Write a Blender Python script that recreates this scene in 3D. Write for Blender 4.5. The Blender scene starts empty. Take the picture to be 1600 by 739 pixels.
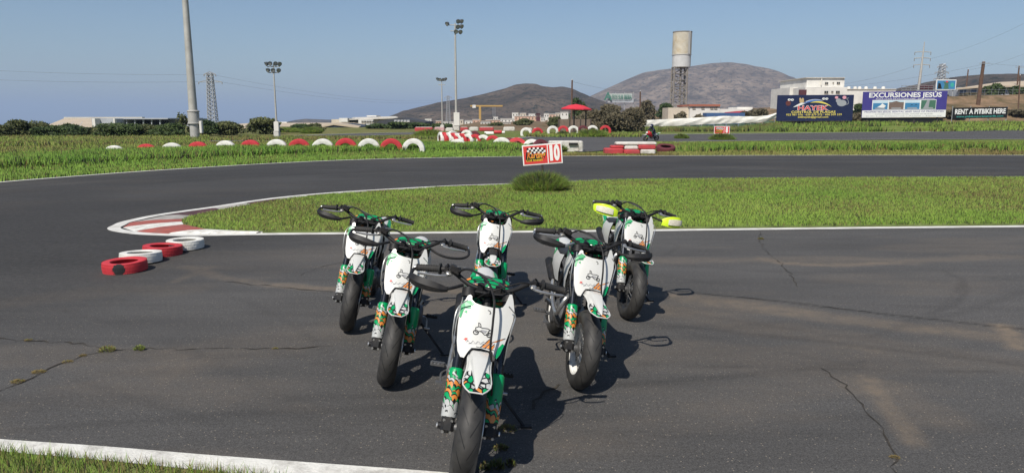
import bpy, bmesh, math, random
import numpy as np
from mathutils import Vector, Matrix, noise

# ---------------------------------------------------------------- camera, sky, sun, exposure
R = math.radians
scene = bpy.context.scene
col = scene.collection
FPX, CX, CY, HORIZON, CAM_H = 1120.0, 800.0, 369.5, 183.0, 1.7
PITCH = math.atan((CY - HORIZON) / FPX)
cam_data = bpy.data.cameras.new('camera')
cam_data.sensor_fit = 'HORIZONTAL'
cam_data.sensor_width = 36.0
cam_data.lens = 36.0 * FPX / 1600.0
cam_data.clip_start = 0.05
cam_data.clip_end = 60000
cam = bpy.data.objects.new('camera', cam_data)
cam.location = (0, 0, CAM_H)
cam.rotation_euler = (math.pi / 2 - PITCH, 0, 0)
col.objects.link(cam)
scene.camera = cam

SUN_EL, SUN_AZ = R(49.5), R(206)          # azimuth clockwise from +Y: behind the camera, to its left
world = bpy.data.worlds.new('World')
scene.world = world
world.use_nodes = True
wn, wl = world.node_tree.nodes, world.node_tree.links
wn.clear()
sky = wn.new('ShaderNodeTexSky')
sky.sky_type = 'NISHITA'
sky.sun_disc = False
sky.sun_elevation = SUN_EL
sky.sun_rotation = SUN_AZ
sky.altitude = 0
sky.air_density = 1.0
sky.dust_density = 0.7
sky.ozone_density = 4.0
bg = wn.new('ShaderNodeBackground')
bg.inputs['Strength'].default_value = 0.073
wo = wn.new('ShaderNodeOutputWorld')
wl.new(sky.outputs[0], bg.inputs[0])
wl.new(bg.outputs[0], wo.inputs[0])

sd = bpy.data.lights.new('sun', 'SUN')
sd.energy = 4.3
sd.angle = R(0.53)
sd.color = (1.0, 0.94, 0.85)
sun = bpy.data.objects.new('sun', sd)
to_sun = Vector((math.sin(SUN_AZ) * math.cos(SUN_EL), math.cos(SUN_AZ) * math.cos(SUN_EL), math.sin(SUN_EL)))
sun.rotation_euler = to_sun.to_track_quat('Z', 'Y').to_euler()
sun.location = (-20, -30, 40)
col.objects.link(sun)

scene.view_settings.view_transform = 'Standard'
scene.view_settings.look = 'None'
scene.view_settings.gamma = 1
scene.view_settings.exposure = 0.35
scene.view_settings.use_curve_mapping = False
scene.cycles.max_bounces = 6
scene.cycles.volume_bounces = 0
scene.cycles.transparent_max_bounces = 6

random.seed(7)
rng = np.random.default_rng(7)

# ---------------------------------------------------------------- measuring the place
_c, _s = math.cos(PITCH), math.sin(PITCH)
def G(px, py, z=0.0):
    """point of the level ground (or of the level z) seen at a pixel of the photograph"""
    x, y = (px - CX) / FPX, (CY - py) / FPX
    d = (x, _c + y * _s, -_s + y * _c)
    t = (z - CAM_H) / d[2]
    return Vector((d[0] * t, d[1] * t, z))
def A(px, py, Y):
    """point at forward distance Y"""
    x, y = (px - CX) / FPX, (CY - py) / FPX
    d = (x, _c + y * _s, -_s + y * _c)
    t = Y / d[1]
    return Vector((d[0] * t, Y, CAM_H + d[2] * t))

# ---------------------------------------------------------------- materials
def _mat(name):
    m = bpy.data.materials.new(name)
    m.use_nodes = True
    n, l = m.node_tree.nodes, m.node_tree.links
    return m, n, l, n['Principled BSDF']
def nd(n, t, **kw):
    x = n.new(t)
    for k, v in kw.items():
        if k in x.inputs.keys() if hasattr(x.inputs, 'keys') else False:
            x.inputs[k].default_value = v
        else:
            setattr(x, k, v)
    return x
def rgb(c):
    return (c[0], c[1], c[2], 1.0)
def srgb(r, g, b):
    f = lambda v: (v / 255.0 / 12.92) if v / 255.0 <= 0.04045 else ((v / 255.0 + 0.055) / 1.055) ** 2.4
    return (f(r), f(g), f(b))
def mat(name, c, rough=0.6, metal=0.0, var=0.12, scale=12.0, bump=0.0, bscale=60.0, spec=0.4, dirt=None, dscale=3.0, damt=0.5, coat=0.0):
    m, n, l, b = _mat(name)
    tc = n.new('ShaderNodeTexCoord')
    nz = nd(n, 'ShaderNodeTexNoise'); nz.inputs['Scale'].default_value = scale; nz.inputs['Detail'].default_value = 5
    l.new(tc.outputs['Object'], nz.inputs['Vector'])
    rp = n.new('ShaderNodeValToRGB')
    rp.color_ramp.elements[0].position = 0.3; rp.color_ramp.elements[1].position = 0.7
    rp.color_ramp.elements[0].color = rgb([v * (1 - var) for v in c])
    rp.color_ramp.elements[1].color = rgb([min(1, v * (1 + var)) for v in c])
    l.new(nz.outputs[0], rp.inputs[0])
    out = rp.outputs[0]
    if dirt:
        n2 = nd(n, 'ShaderNodeTexNoise'); n2.inputs['Scale'].default_value = dscale; n2.inputs['Detail'].default_value = 8; n2.inputs['Roughness'].default_value = 0.65
        l.new(tc.outputs['Object'], n2.inputs['Vector'])
        r2 = n.new('ShaderNodeMapRange'); r2.inputs[1].default_value = 0.48; r2.inputs[2].default_value = 0.72; r2.inputs[4].default_value = damt
        l.new(n2.outputs[0], r2.inputs[0])
        mx = n.new('ShaderNodeMix'); mx.data_type = 'RGBA'
        l.new(r2.outputs[0], mx.inputs[0]); l.new(out, mx.inputs[6]); mx.inputs[7].default_value = rgb(dirt)
        out = mx.outputs[2]
    l.new(out, b.inputs['Base Color'])
    b.inputs['Roughness'].default_value = rough
    b.inputs['Metallic'].default_value = metal
    b.inputs['Specular IOR Level'].default_value = spec
    b.inputs['Coat Weight'].default_value = coat
    if bump:
        n3 = nd(n, 'ShaderNodeTexNoise'); n3.inputs['Scale'].default_value = bscale; n3.inputs['Detail'].default_value = 4
        l.new(tc.outputs['Object'], n3.inputs['Vector'])
        bp = n.new('ShaderNodeBump'); bp.inputs['Strength'].default_value = bump; bp.inputs['Distance'].default_value = 0.02
        l.new(n3.outputs[0], bp.inputs['Height']); l.new(bp.outputs[0], b.inputs['Normal'])
    return m
def mat_leaf(name, rough=0.6, trans=0.25, up=0.0):
    """foliage: per-leaf colour attribute, a little light through the blade"""
    m, n, l, b = _mat(name)
    at = n.new('ShaderNodeAttribute'); at.attribute_name = 'tint'
    l.new(at.outputs['Color'], b.inputs['Base Color'])
    b.inputs['Roughness'].default_value = rough
    b.inputs['Specular IOR Level'].default_value = 0.25
    if up:
        g = n.new('ShaderNodeNewGeometry'); va = n.new('ShaderNodeVectorMath'); va.operation = 'MULTIPLY_ADD'
        va.inputs[1].default_value = (1 - up,) * 3; va.inputs[2].default_value = (0, 0, up)
        l.new(g.outputs['Normal'], va.inputs[0]); vn = n.new('ShaderNodeVectorMath'); vn.operation = 'NORMALIZE'
        l.new(va.outputs[0], vn.inputs[0]); l.new(vn.outputs[0], b.inputs['Normal'])
    tr = n.new('ShaderNodeBsdfTranslucent'); l.new(at.outputs['Color'], tr.inputs[0])
    mx = n.new('ShaderNodeMixShader'); mx.inputs[0].default_value = trans
    l.new(b.outputs[0], mx.inputs[1]); l.new(tr.outputs[0], mx.inputs[2])
    l.new(mx.outputs[0], n['Material Output'].inputs[0])
    return m

GREEN = (0.0, 0.30, 0.095)
ORANGE = (0.62, 0.22, 0.045)
M = {}
M['white_plastic'] = mat('white_plastic', (0.57, 0.57, 0.54), 0.32, var=0.03, scale=9, spec=0.5, dirt=(0.50, 0.46, 0.38), dscale=14, damt=0.22, bump=0.03, bscale=25)
M['green_plastic'] = mat('green_plastic', GREEN, 0.35, var=0.1, scale=10)
M['orange_print'] = mat('orange_print', ORANGE, 0.4, var=0.25, scale=40)
M['black_print'] = mat('black_print', (0.012, 0.012, 0.013), 0.4)
M['grey_print'] = mat('grey_print', (0.30, 0.30, 0.31), 0.4)
M['red_print'] = mat('red_print', (0.55, 0.05, 0.04), 0.4)
M['black_plastic'] = mat('black_plastic', (0.013, 0.013, 0.014), 0.55, var=0.2, scale=30, spec=0.28, dirt=(0.07, 0.06, 0.05), dscale=18, damt=0.35)
M['rubber'] = mat('rubber', (0.018, 0.018, 0.018), 0.75, var=0.2, scale=30, dirt=(0.07, 0.062, 0.052), dscale=9, damt=0.5)
M['seat_vinyl'] = mat('seat_vinyl', (0.02, 0.02, 0.021), 0.6, var=0.2, bump=0.15, bscale=300)
M['frame_paint'] = mat('frame_paint', (0.018, 0.018, 0.02), 0.35, var=0.2, scale=20, dirt=(0.08, 0.07, 0.055), dscale=14, damt=0.3)
M['fork_tube'] = mat('fork_tube', (0.03, 0.034, 0.042), 0.22, metal=0.7, var=0.15, scale=20)
M['silver_metal'] = mat('silver_metal', (0.62, 0.61, 0.58), 0.34, metal=0.85, var=0.12, scale=25, dirt=(0.25, 0.22, 0.18), dscale=20, damt=0.4)
M['engine_metal'] = mat('engine_metal', (0.16, 0.16, 0.16), 0.5, metal=0.6, var=0.25, scale=25, dirt=(0.06, 0.05, 0.04), dscale=15, damt=0.6)
M['white_rim'] = mat('white_rim', (0.72, 0.71, 0.67), 0.4, var=0.06, dirt=(0.2, 0.18, 0.15), dscale=20, damt=0.5)
M['black_rim'] = mat('black_rim', (0.02, 0.02, 0.021), 0.4, var=0.2)
M['lime_plastic'] = mat('lime_plastic', (0.60, 0.80, 0.03), 0.4, var=0.05)
M['lime_mesh'] = mat('lime_mesh', (0.62, 0.58, 0.46), 0.6, var=0.2, scale=120)
M['brown_cap'] = mat('brown_cap', (0.11, 0.045, 0.03), 0.4)

def mat_graphic(nm='graphic_kit', stops=None, sc=(22, 22, 46)):
    """sticker kit: green, orange, silver and white shards with black outlines"""
    m, n, l, b = _mat(nm)
    tc = n.new('ShaderNodeTexCoord')
    mp = n.new('ShaderNodeMapping'); mp.inputs['Scale'].default_value = sc; mp.inputs['Rotation'].default_value = (0.5, 0.6, 0.5)
    l.new(tc.outputs['Object'], mp.inputs[0])
    v = n.new('ShaderNodeTexVoronoi'); v.inputs['Scale'].default_value = 1.0
    e = n.new('ShaderNodeTexVoronoi'); e.feature = 'DISTANCE_TO_EDGE'; e.inputs['Scale'].default_value = 1.0
    l.new(mp.outputs[0], v.inputs['Vector']); l.new(mp.outputs[0], e.inputs['Vector'])
    sp = n.new('ShaderNodeSeparateColor'); l.new(v.outputs['Color'], sp.inputs[0])
    rp = n.new('ShaderNodeValToRGB'); rp.color_ramp.interpolation = 'CONSTANT'
    stops = stops or [(0, GREEN), (0.24, ORANGE), (0.50, (0.40, 0.41, 0.40)), (0.66, GREEN), (0.76, ORANGE), (0.92, (0.7, 0.7, 0.66))]
    el = rp.color_ramp.elements
    while len(el) < len(stops): el.new(0.5)
    for k, (p, c) in enumerate(stops): el[k].position = p; el[k].color = rgb(c)
    l.new(sp.outputs[0], rp.inputs[0])
    ed = n.new('ShaderNodeMath'); ed.operation = 'LESS_THAN'; ed.inputs[1].default_value = 0.10
    l.new(e.outputs['Distance'], ed.inputs[0])
    mx = n.new('ShaderNodeMix'); mx.data_type = 'RGBA'
    l.new(ed.outputs[0], mx.inputs[0]); l.new(rp.outputs[0], mx.inputs[6]); mx.inputs[7].default_value = (0.012, 0.012, 0.012, 1)
    l.new(mx.outputs[2], b.inputs['Base Color'])
    b.inputs['Roughness'].default_value = 0.35
    return m
M['graphic'] = mat_graphic()
M['tank_kit'] = mat_graphic('tank_sticker', [(0, GREEN), (.42, ORANGE), (.60, GREEN), (.86, (.012, .012, .012)), (.93, ORANGE), (.98, GREEN)], (14, 26, 40))
M['fender_kit'] = mat_graphic('fender_sticker', [(0, (.55, .55, .52)), (.34, GREEN), (.50, (.40, .41, .40)), (.66, ORANGE), (.84, (.55, .55, .52)), (.95, GREEN)], (34, 26, 20))
def mat_fork_kit():
    """fork guard stickers: green, orange and silver bands with jagged black edges"""
    m, n, l, b = _mat('fork_sticker')
    tc = n.new('ShaderNodeTexCoord'); sx = n.new('ShaderNodeSeparateXYZ'); l.new(tc.outputs['Object'], sx.inputs[0])
    mp = n.new('ShaderNodeMapping'); mp.inputs['Scale'].default_value = (38, 38, 16); l.new(tc.outputs['Object'], mp.inputs[0])
    v = n.new('ShaderNodeTexVoronoi'); v.inputs['Scale'].default_value = 1.0; l.new(mp.outputs[0], v.inputs['Vector'])
    sp = n.new('ShaderNodeSeparateColor'); l.new(v.outputs['Color'], sp.inputs[0])
    def mth(op, p, q, r=None):
        x = n.new('ShaderNodeMath'); x.operation = op
        for i, z in enumerate((p, q, r)):
            if z is None: continue
            if isinstance(z, (int, float)): x.inputs[i].default_value = z
            else: l.new(z, x.inputs[i])
        return x.outputs[0]
    t = mth('MULTIPLY_ADD', sx.outputs[2], 4.65, -1.24)
    t = mth('MULTIPLY_ADD', sx.outputs[0], 2.2, t)
    t = mth('ADD', t, mth('MULTIPLY_ADD', sp.outputs[0], .22, -.11))
    t = mth('MULTIPLY_ADD', v.outputs['Distance'], .16, t)
    r = n.new('ShaderNodeValToRGB'); r.color_ramp.interpolation = 'CONSTANT'
    SV, BK = (.42, .43, .42), (.010, .010, .010)
    st = [(0, SV), (.16, BK), (.19, SV), (.29, BK), (.32, GREEN), (.41, BK), (.44, ORANGE), (.53, BK), (.57, GREEN), (.62, BK), (.65, ORANGE), (.74, BK), (.78, SV), (.84, BK), (.86, GREEN)]
    e = r.color_ramp.elements
    while len(e) < len(st): e.new(.5)
    for k, (p, c) in enumerate(st): e[k].position = p; e[k].color = rgb(c)
    l.new(t, r.inputs[0]); l.new(r.outputs[0], b.inputs['Base Color']); b.inputs['Roughness'].default_value = .35
    return m
M['fork_kit'] = mat_fork_kit()

def mat_tyre():
    """racing rain tread: slanted sipes either side of the crown"""
    m, n, l, b = _mat('tyre_rubber')
    uv = n.new('ShaderNodeUVMap'); uv.uv_map = 'UVMap'
    sx = n.new('ShaderNodeSeparateXYZ'); l.new(uv.outputs[0], sx.inputs[0])
    def mth(op, a, c=None):
        q = n.new('ShaderNodeMath'); q.operation = op
        for i, z in enumerate((a, c)):
            if z is None: continue
            if isinstance(z, (int, float)): q.inputs[i].default_value = z
            else: l.new(z, q.inputs[i])
        return q.outputs[0]
    av = mth('ABSOLUTE', sx.outputs[1])
    side = mth('MULTIPLY', mth('GREATER_THAN', sx.outputs[1], 0.0), 0.5)
    ph = mth('ADD', mth('ADD', mth('MULTIPLY', sx.outputs[0], 15.0), mth('MULTIPLY', av, -1.5)), side)
    fr = mth('FRACT', ph)
    line = mth('LESS_THAN', fr, 0.10)
    win = mth('MULTIPLY', mth('GREATER_THAN', av, 0.10), mth('LESS_THAN', av, 0.62))
    msk = mth('MULTIPLY', line, win)
    tc = n.new('ShaderNodeTexCoord')
    nz = n.new('ShaderNodeTexNoise'); nz.inputs['Scale'].default_value = 14; nz.inputs['Detail'].default_value = 6
    l.new(tc.outputs['Object'], nz.inputs['Vector'])
    rp = n.new('ShaderNodeValToRGB')
    rp.color_ramp.elements[0].position = 0.35; rp.color_ramp.elements[1].position = 0.7
    rp.color_ramp.elements[0].color = (0.021, 0.02, 0.019, 1); rp.color_ramp.elements[1].color = (0.05, 0.047, 0.043, 1)
    l.new(nz.outputs[0], rp.inputs[0])
    mx = n.new('ShaderNodeMix'); mx.data_type = 'RGBA'
    l.new(msk, mx.inputs[0]); l.new(rp.outputs[0], mx.inputs[6]); mx.inputs[7].default_value = (0.006, 0.006, 0.006, 1)
    l.new(mx.outputs[2], b.inputs['Base Color'])
    b.inputs['Roughness'].default_value = 0.62
    bp = n.new('ShaderNodeBump'); bp.inputs['Strength'].default_value = 0.8; bp.inputs['Distance'].default_value = 0.006; bp.invert = True
    l.new(msk, bp.inputs['Height']); l.new(bp.outputs[0], b.inputs['Normal'])
    return m
M['tyre'] = mat_tyre()

# ---------------------------------------------------------------- mesh helpers
class MB:
    """collects shapes; mesh() makes one mesh of them"""
    def __init__(s):
        s.v, s.f, s.mi, s.mats, s.cur, s.uv = [], [], [], [], 0, None
    def use(s, m):
        if m not in s.mats: s.mats.append(m)
        s.cur = s.mats.index(m)
        return s
    def add(s, vs, fs):
        o = len(s.v)
        s.v += [tuple(p) for p in vs]
        for f in fs:
            s.f.append(tuple(i + o for i in f)); s.mi.append(s.cur)
        return s
    def box(s, c, d, rot=None, taper=1.0, bev=0.0):
        hx, hy, hz = d[0] / 2, d[1] / 2, d[2] / 2
        if bev > 0:
            b = min(bev, hx * .9, hy * .9, hz * .9); pts = []
            for z, k in ((-hz, b), (-hz + b, 0), (hz - b, 0), (hz, b)):
                t = 1.0 if z < 0 else taper
                x, y = (hx - k) * t, (hy - k) * t
                pts += [(x, y - b, z), (x - b, y, z), (-x + b, y, z), (-x, y - b, z), (-x, -y + b, z), (-x + b, -y, z), (x - b, -y, z), (x, -y + b, z)]
            fs = []
            for r in range(3):
                for i in range(8):
                    j = (i + 1) % 8
                    fs.append((r * 8 + i, r * 8 + j, r * 8 + 8 + j, r * 8 + 8 + i))
            fs.append(tuple(reversed(range(8)))); fs.append(tuple(range(24, 32)))
        else:
            pts = [(x * hx * (taper if z > 0 else 1), y * hy * (taper if z > 0 else 1), z * hz) for z in (-1, 1) for y in (-1, 1) for x in (-1, 1)]
            fs = [(0, 2, 3, 1), (4, 5, 7, 6), (0, 1, 5, 4), (2, 6, 7, 3), (0, 4, 6, 2), (1, 3, 7, 5)]
        c = Vector(c)
        vs = [(rot @ Vector(p) if rot else Vector(p)) + c for p in pts]
        return s.add(vs, fs)
    def tube(s, pts, r, seg=8, cap=True, flat=1.0):
        pts = [Vector(p) for p in pts]
        n = len(pts)
        rs = r if isinstance(r, (list, tuple)) else [r] * n
        t0 = (pts[1] - pts[0]).normalized()
        up = Vector((0, 0, 1)) if abs(t0.z) < 0.9 else Vector((0, 1, 0))
        nrm = (up - t0 * up.dot(t0)).normalized()
        vs, fs = [], []
        for i in range(n):
            t = (pts[min(i + 1, n - 1)] - pts[max(i - 1, 0)]).normalized()
            nrm = (nrm - t * nrm.dot(t)).normalized()
            bn = t.cross(nrm)
            for k in range(seg):
                a = 2 * math.pi * k / seg
                vs.append(pts[i] + nrm * math.cos(a) * rs[i] + bn * math.sin(a) * rs[i] * flat)
        for i in range(n - 1):
            for k in range(seg):
                k2 = (k + 1) % seg
                fs.append((i * seg + k, i * seg + k2, (i + 1) * seg + k2, (i + 1) * seg + k))
        if cap:
            fs.append(tuple(reversed(range(seg)))); fs.append(tuple(range((n - 1) * seg, n * seg)))
        return s.add(vs, fs)
    def curve(s, pts, r, seg=8, sub=6, cap=True, flat=1.0):
        return s.tube(smooth(pts, sub), r, seg, cap, flat)
    def lathe(s, prof, c=(0, 0, 0), axis='X', seg=32, closed=False, uv=False):
        vs, fs = [], []
        m = len(prof)
        for k in range(seg):
            a = 2 * math.pi * k / seg
            for (r, h) in prof:
                q = {'X': (h, -r * math.cos(a), r * math.sin(a)), 'Y': (r * math.cos(a), h, r * math.sin(a)), 'Z': (r * math.cos(a), r * math.sin(a), h)}[axis]
                vs.append((q[0] + c[0], q[1] + c[1], q[2] + c[2]))
        for k in range(seg):
            k2 = (k + 1) % seg
            for i in range(m if closed else m - 1):
                i2 = (i + 1) % m
                fs.append((k * m + i, k * m + i2, k2 * m + i2, k2 * m + i))
        return s.add(vs, fs)
    def poly(s, pts, thick=None):
        """flat outline, given thickness along a vector"""
        pts = [Vector(p) for p in pts]; n = len(pts)
        if thick is None: return s.add(pts, [tuple(range(n))])
        t = Vector(thick)
        fs = [tuple(range(n)), tuple(reversed(range(n, 2 * n)))]
        for i in range(n):
            j = (i + 1) % n
            fs.append((i, n + i, n + j, j))
        return s.add(pts + [p + t for p in pts], fs)
    def grid(s, rows, close=False):
        h, w = len(rows), len(rows[0])
        fs = []
        for i in range(h - 1):
            for j in range(w - 1 if not close else w):
                j2 = (j + 1) % w
                fs.append((i * w + j, i * w + j2, (i + 1) * w + j2, (i + 1) * w + j))
        return s.add([p for r in rows for p in r], fs)
    def loft(s, rows):
        """closed rings, capped"""
        w = len(rows[0]); h = len(rows); o = len(s.v)
        s.grid(rows, True)
        s.f.append(tuple(o + i for i in reversed(range(w)))); s.mi.append(s.cur)
        s.f.append(tuple(o + (h - 1) * w + i for i in range(w))); s.mi.append(s.cur)
        return s
    def mesh(s, name, mats=None, smooth_deg=35):
        me = bpy.data.meshes.new(name)
        me.from_pydata(s.v, [], s.f)
        ml = s.mats or ([mats] if not isinstance(mats, (list, tuple)) else mats)
        for m in ml: me.materials.append(m)
        if s.mats: me.polygons.foreach_set('material_index', s.mi)
        bm = bmesh.new(); bm.from_mesh(me); bmesh.ops.recalc_face_normals(bm, faces=bm.faces); bm.to_mesh(me); bm.free()
        if smooth_deg:
            me.shade_smooth()
            me.set_sharp_from_angle(angle=R(smooth_deg))
        me.update()
        return me
    def build(s, name, m=None, parent=None, smooth_deg=35):
        return ob(name, s.mesh(name, m, smooth_deg), parent)
def smooth(pts, sub=6):
    """Catmull-Rom through the points"""
    pts = [Vector(p) for p in pts]
    q = [pts[0] * 2 - pts[1]] + pts + [pts[-1] * 2 - pts[-2]]
    out = []
    for i in range(1, len(q) - 2):
        a, b, c, d = q[i - 1], q[i], q[i + 1], q[i + 2]
        for k in range(sub):
            t = k / sub
            out.append(0.5 * ((2 * b) + (c - a) * t + (2 * a - 5 * b + 4 * c - d) * t * t + (3 * b - a - 3 * c + d) * t ** 3))
    out.append(pts[-1])
    return out
def ob(name, me, parent=None):
    o = bpy.data.objects.new(name, me)
    col.objects.link(o)
    if parent: o.parent = parent
    return o
def empty(name, loc, rot=(0, 0, 0)):
    o = bpy.data.objects.new(name, None)
    o.empty_display_size = 0.2
    o.location = loc; o.rotation_euler = rot
    col.objects.link(o)
    return o
def tag(o, label=None, cat=None, group=None, kind=None):
    if label: o['label'] = label
    if cat: o['category'] = cat
    if group: o['group'] = group
    if kind: o['kind'] = kind
    return o
def copy_tree(o, parent=None):
    c = o.copy(); col.objects.link(c); c.parent = parent
    for ch in list(o.children): copy_tree(ch, c)
    return c
def np_mesh(name, verts, faces, m, tint=None, smooth_=False):
    """verts (n,3), faces (k,3 or 4) -> mesh, optional per-vertex colour 'tint'"""
    me = bpy.data.meshes.new(name)
    verts = np.asarray(verts, np.float32); faces = np.asarray(faces, np.int32)
    k, w = faces.shape
    me.vertices.add(len(verts)); me.vertices.foreach_set('co', verts.ravel())
    me.loops.add(k * w); me.loops.foreach_set('vertex_index', faces.ravel())
    me.polygons.add(k); me.polygons.foreach_set('loop_start', np.arange(0, k * w, w, dtype=np.int32))
    me.update(calc_edges=True)
    if tint is not None:
        a = me.attributes.new('tint', 'FLOAT_COLOR', 'POINT')
        t = np.ones((len(verts), 4), np.float32); t[:, :3] = tint
        a.data.foreach_set('color', t.ravel())
    me.materials.append(m)
    if smooth_: me.shade_smooth()
    return me
def text_mesh(s, size, m, bold=0.0, shear=0.0, width=None, align='CENTER', extrude=0.0):
    """lettering as a flat mesh in the XZ plane, facing -Y"""
    cu = bpy.data.curves.new('lettering', 'FONT')
    cu.body = s; cu.size = size; cu.offset = bold * size; cu.shear = shear
    cu.align_x = align; cu.align_y = 'CENTER'; cu.resolution_u = 3; cu.extrude = extrude
    o = bpy.data.objects.new('lettering', cu); col.objects.link(o)
    dg = bpy.context.evaluated_depsgraph_get()
    me = bpy.data.meshes.new_from_object(o.evaluated_get(dg))
    bpy.data.objects.remove(o); bpy.data.curves.remove(cu)
    me.transform(Matrix.Rotation(math.pi / 2, 4, 'X'))
    if width:
        xs = [v.co.x for v in me.vertices]
        k = width / (max(xs) - min(xs))
        me.transform(Matrix.Diagonal((k, 1, 1, 1)))
    me.materials.clear(); me.materials.append(m)
    return me
def lettering(s, size, m, parent, loc, **kw):
    o = ob('lettering', text_mesh(s, size, m, **kw), parent); o.location = loc
    return o
def in_poly(pts, poly):
    x, y = pts[:, 0], pts[:, 1]
    r = np.zeros(len(pts), bool)
    n = len(poly)
    for i in range(n):
        x1, y1 = poly[i][0], poly[i][1]; x2, y2 = poly[(i + 1) % n][0], poly[(i + 1) % n][1]
        c = ((y1 > y) != (y2 > y))
        with np.errstate(divide='ignore', invalid='ignore'):
            xi = (x2 - x1) * (y - y1) / (y2 - y1) + x1
        r ^= c & (x < xi)
    return r
def seg_dist(px, py, line):
    d = np.full(px.shape, 1e9)
    for (a, b) in zip(line[:-1], line[1:]):
        ax, ay, bx, by = a[0], a[1], b[0], b[1]
        L = (bx - ax) ** 2 + (by - ay) ** 2 + 1e-9
        t = np.clip(((px - ax) * (bx - ax) + (py - ay) * (by - ay)) / L, 0, 1)
        d = np.minimum(d, np.hypot(px - ax - t * (bx - ax), py - ay - t * (by - ay)))
    return d
def sstep(a, b, x):
    t = np.clip((x - a) / (b - a), 0, 1)
    return t * t * (3 - 2 * t)
def vnoise(x, y, seed=0):
    """value noise, numpy"""
    xi, yi = np.floor(x).astype(np.int64), np.floor(y).astype(np.int64)
    xf, yf = x - xi, y - yi
    def h(a, b):
        n = (a * 374761393 + b * 668265263 + seed * 974711) & 0x7fffffff
        n = ((n ^ (n >> 13)) * 1274126177) & 0x7fffffff
        return ((n ^ (n >> 16)) & 0xffff) / 65535.0
    u, v = xf * xf * (3 - 2 * xf), yf * yf * (3 - 2 * yf)
    return (h(xi, yi) * (1 - u) + h(xi + 1, yi) * u) * (1 - v) + (h(xi, yi + 1) * (1 - u) + h(xi + 1, yi + 1) * u) * v
def fbm(x, y, oct=4, seed=0):
    t, a, s = 0, 0.5, 0
    for i in range(oct):
        t = t + a * vnoise(x * 2 ** i + 13.7 * i, y * 2 ** i + 5.1 * i, seed + i); s += a; a *= 0.5
    return t / s
# ---------------------------------------------------------------- the ground
EDGE_PX = [(-500, 335), (-250, 308), (0, 285), (100, 277), (200, 269.5), (300, 263), (400, 257), (500, 252), (600, 248.5), (700, 246.5), (800, 245), (1000, 243.8), (1300, 243), (1600, 243), (2100, 243.5)]
EDGE = [G(*p) for p in EDGE_PX]
EX = np.array([p.x for p in EDGE]); EY = np.array([p.y for p in EDGE])
def edge_y(x):
    return np.interp(x, EX, EY)
def T(x, y):
    """height of the terrain"""
    x = np.asarray(x, float); y = np.asarray(y, float)
    d = seg_dist(x, y, EDGE); far = y > edge_y(x)
    az = x / np.maximum(y, 1.0)
    left = (1 - sstep(-1.0, 2.0, x))
    b = 0.20 * sstep(1.6, 3.6, d) * (1 - sstep(6.5, 11.0, d)) * left
    rgt = sstep(8.0, 10.5, x)
    b = b + 0.16 * sstep(1.2, 2.6, d) * (1 - sstep(5.0, 8.0, d)) * rgt
    h = np.where(far, b, -0.05)
    h = np.where(far & (d < 0.6), -0.05 + 0.05 * (d / 0.6), h)
    h = h + np.where(far, 0.06 * (fbm(x * .35, y * .35, 3, 3) - .5) * sstep(2, 6, d) * (1 - sstep(44, 48, y)), 0)
    # rise on the right, with the terraced earth slope behind the hoardings
    h = h + 1.0 * sstep(82, 97, y) * sstep(.30, .36, az)
    t = sstep(.47, .56, az)
    h = h + t * (1.5 * sstep(99, 104, y) + 1.3 * sstep(108, 113, y) + 1.6 * sstep(117, 122, y))
    h = h + 2.5 * sstep(110, 180, y) * sstep(.05, .25, az) * (1 - t) + 2.0 * sstep(180, 300, y) * sstep(.05, .2, az)
    h = h + np.where(y > 95, 1.2 * (fbm(x * .08, y * .08, 4, 9) - .5) * sstep(95, 130, y) * sstep(0, .1, az), 0)
    # the land falls away to the sea on the left
    fall = 1 - sstep(-.22, -.02, az)
    h = h - fall * np.clip(y - 130, 0, 1e9) * 0.055 - (1 - fall) * np.clip(y - 500, 0, 1e9) * .004
    return np.maximum(h, -110)
def Tz(x, y):
    return float(T(np.array([x]), np.array([y]))[0])
def on_ground(px, py):
    """walk the sight line of a pixel until it meets the terrain"""
    x, y = (px - CX) / FPX, (CY - py) / FPX
    d = (x, _c + y * _s, -_s + y * _c)
    ts = np.concatenate([np.linspace(2, 60, 1200), np.linspace(60, 400, 1500)])
    hz = T(d[0] * ts, d[1] * ts); z = CAM_H + d[2] * ts
    k = np.argmax(z < hz) if (z < hz).any() else len(ts) - 1
    return Vector((d[0] * ts[k], d[1] * ts[k], hz[k]))

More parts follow.
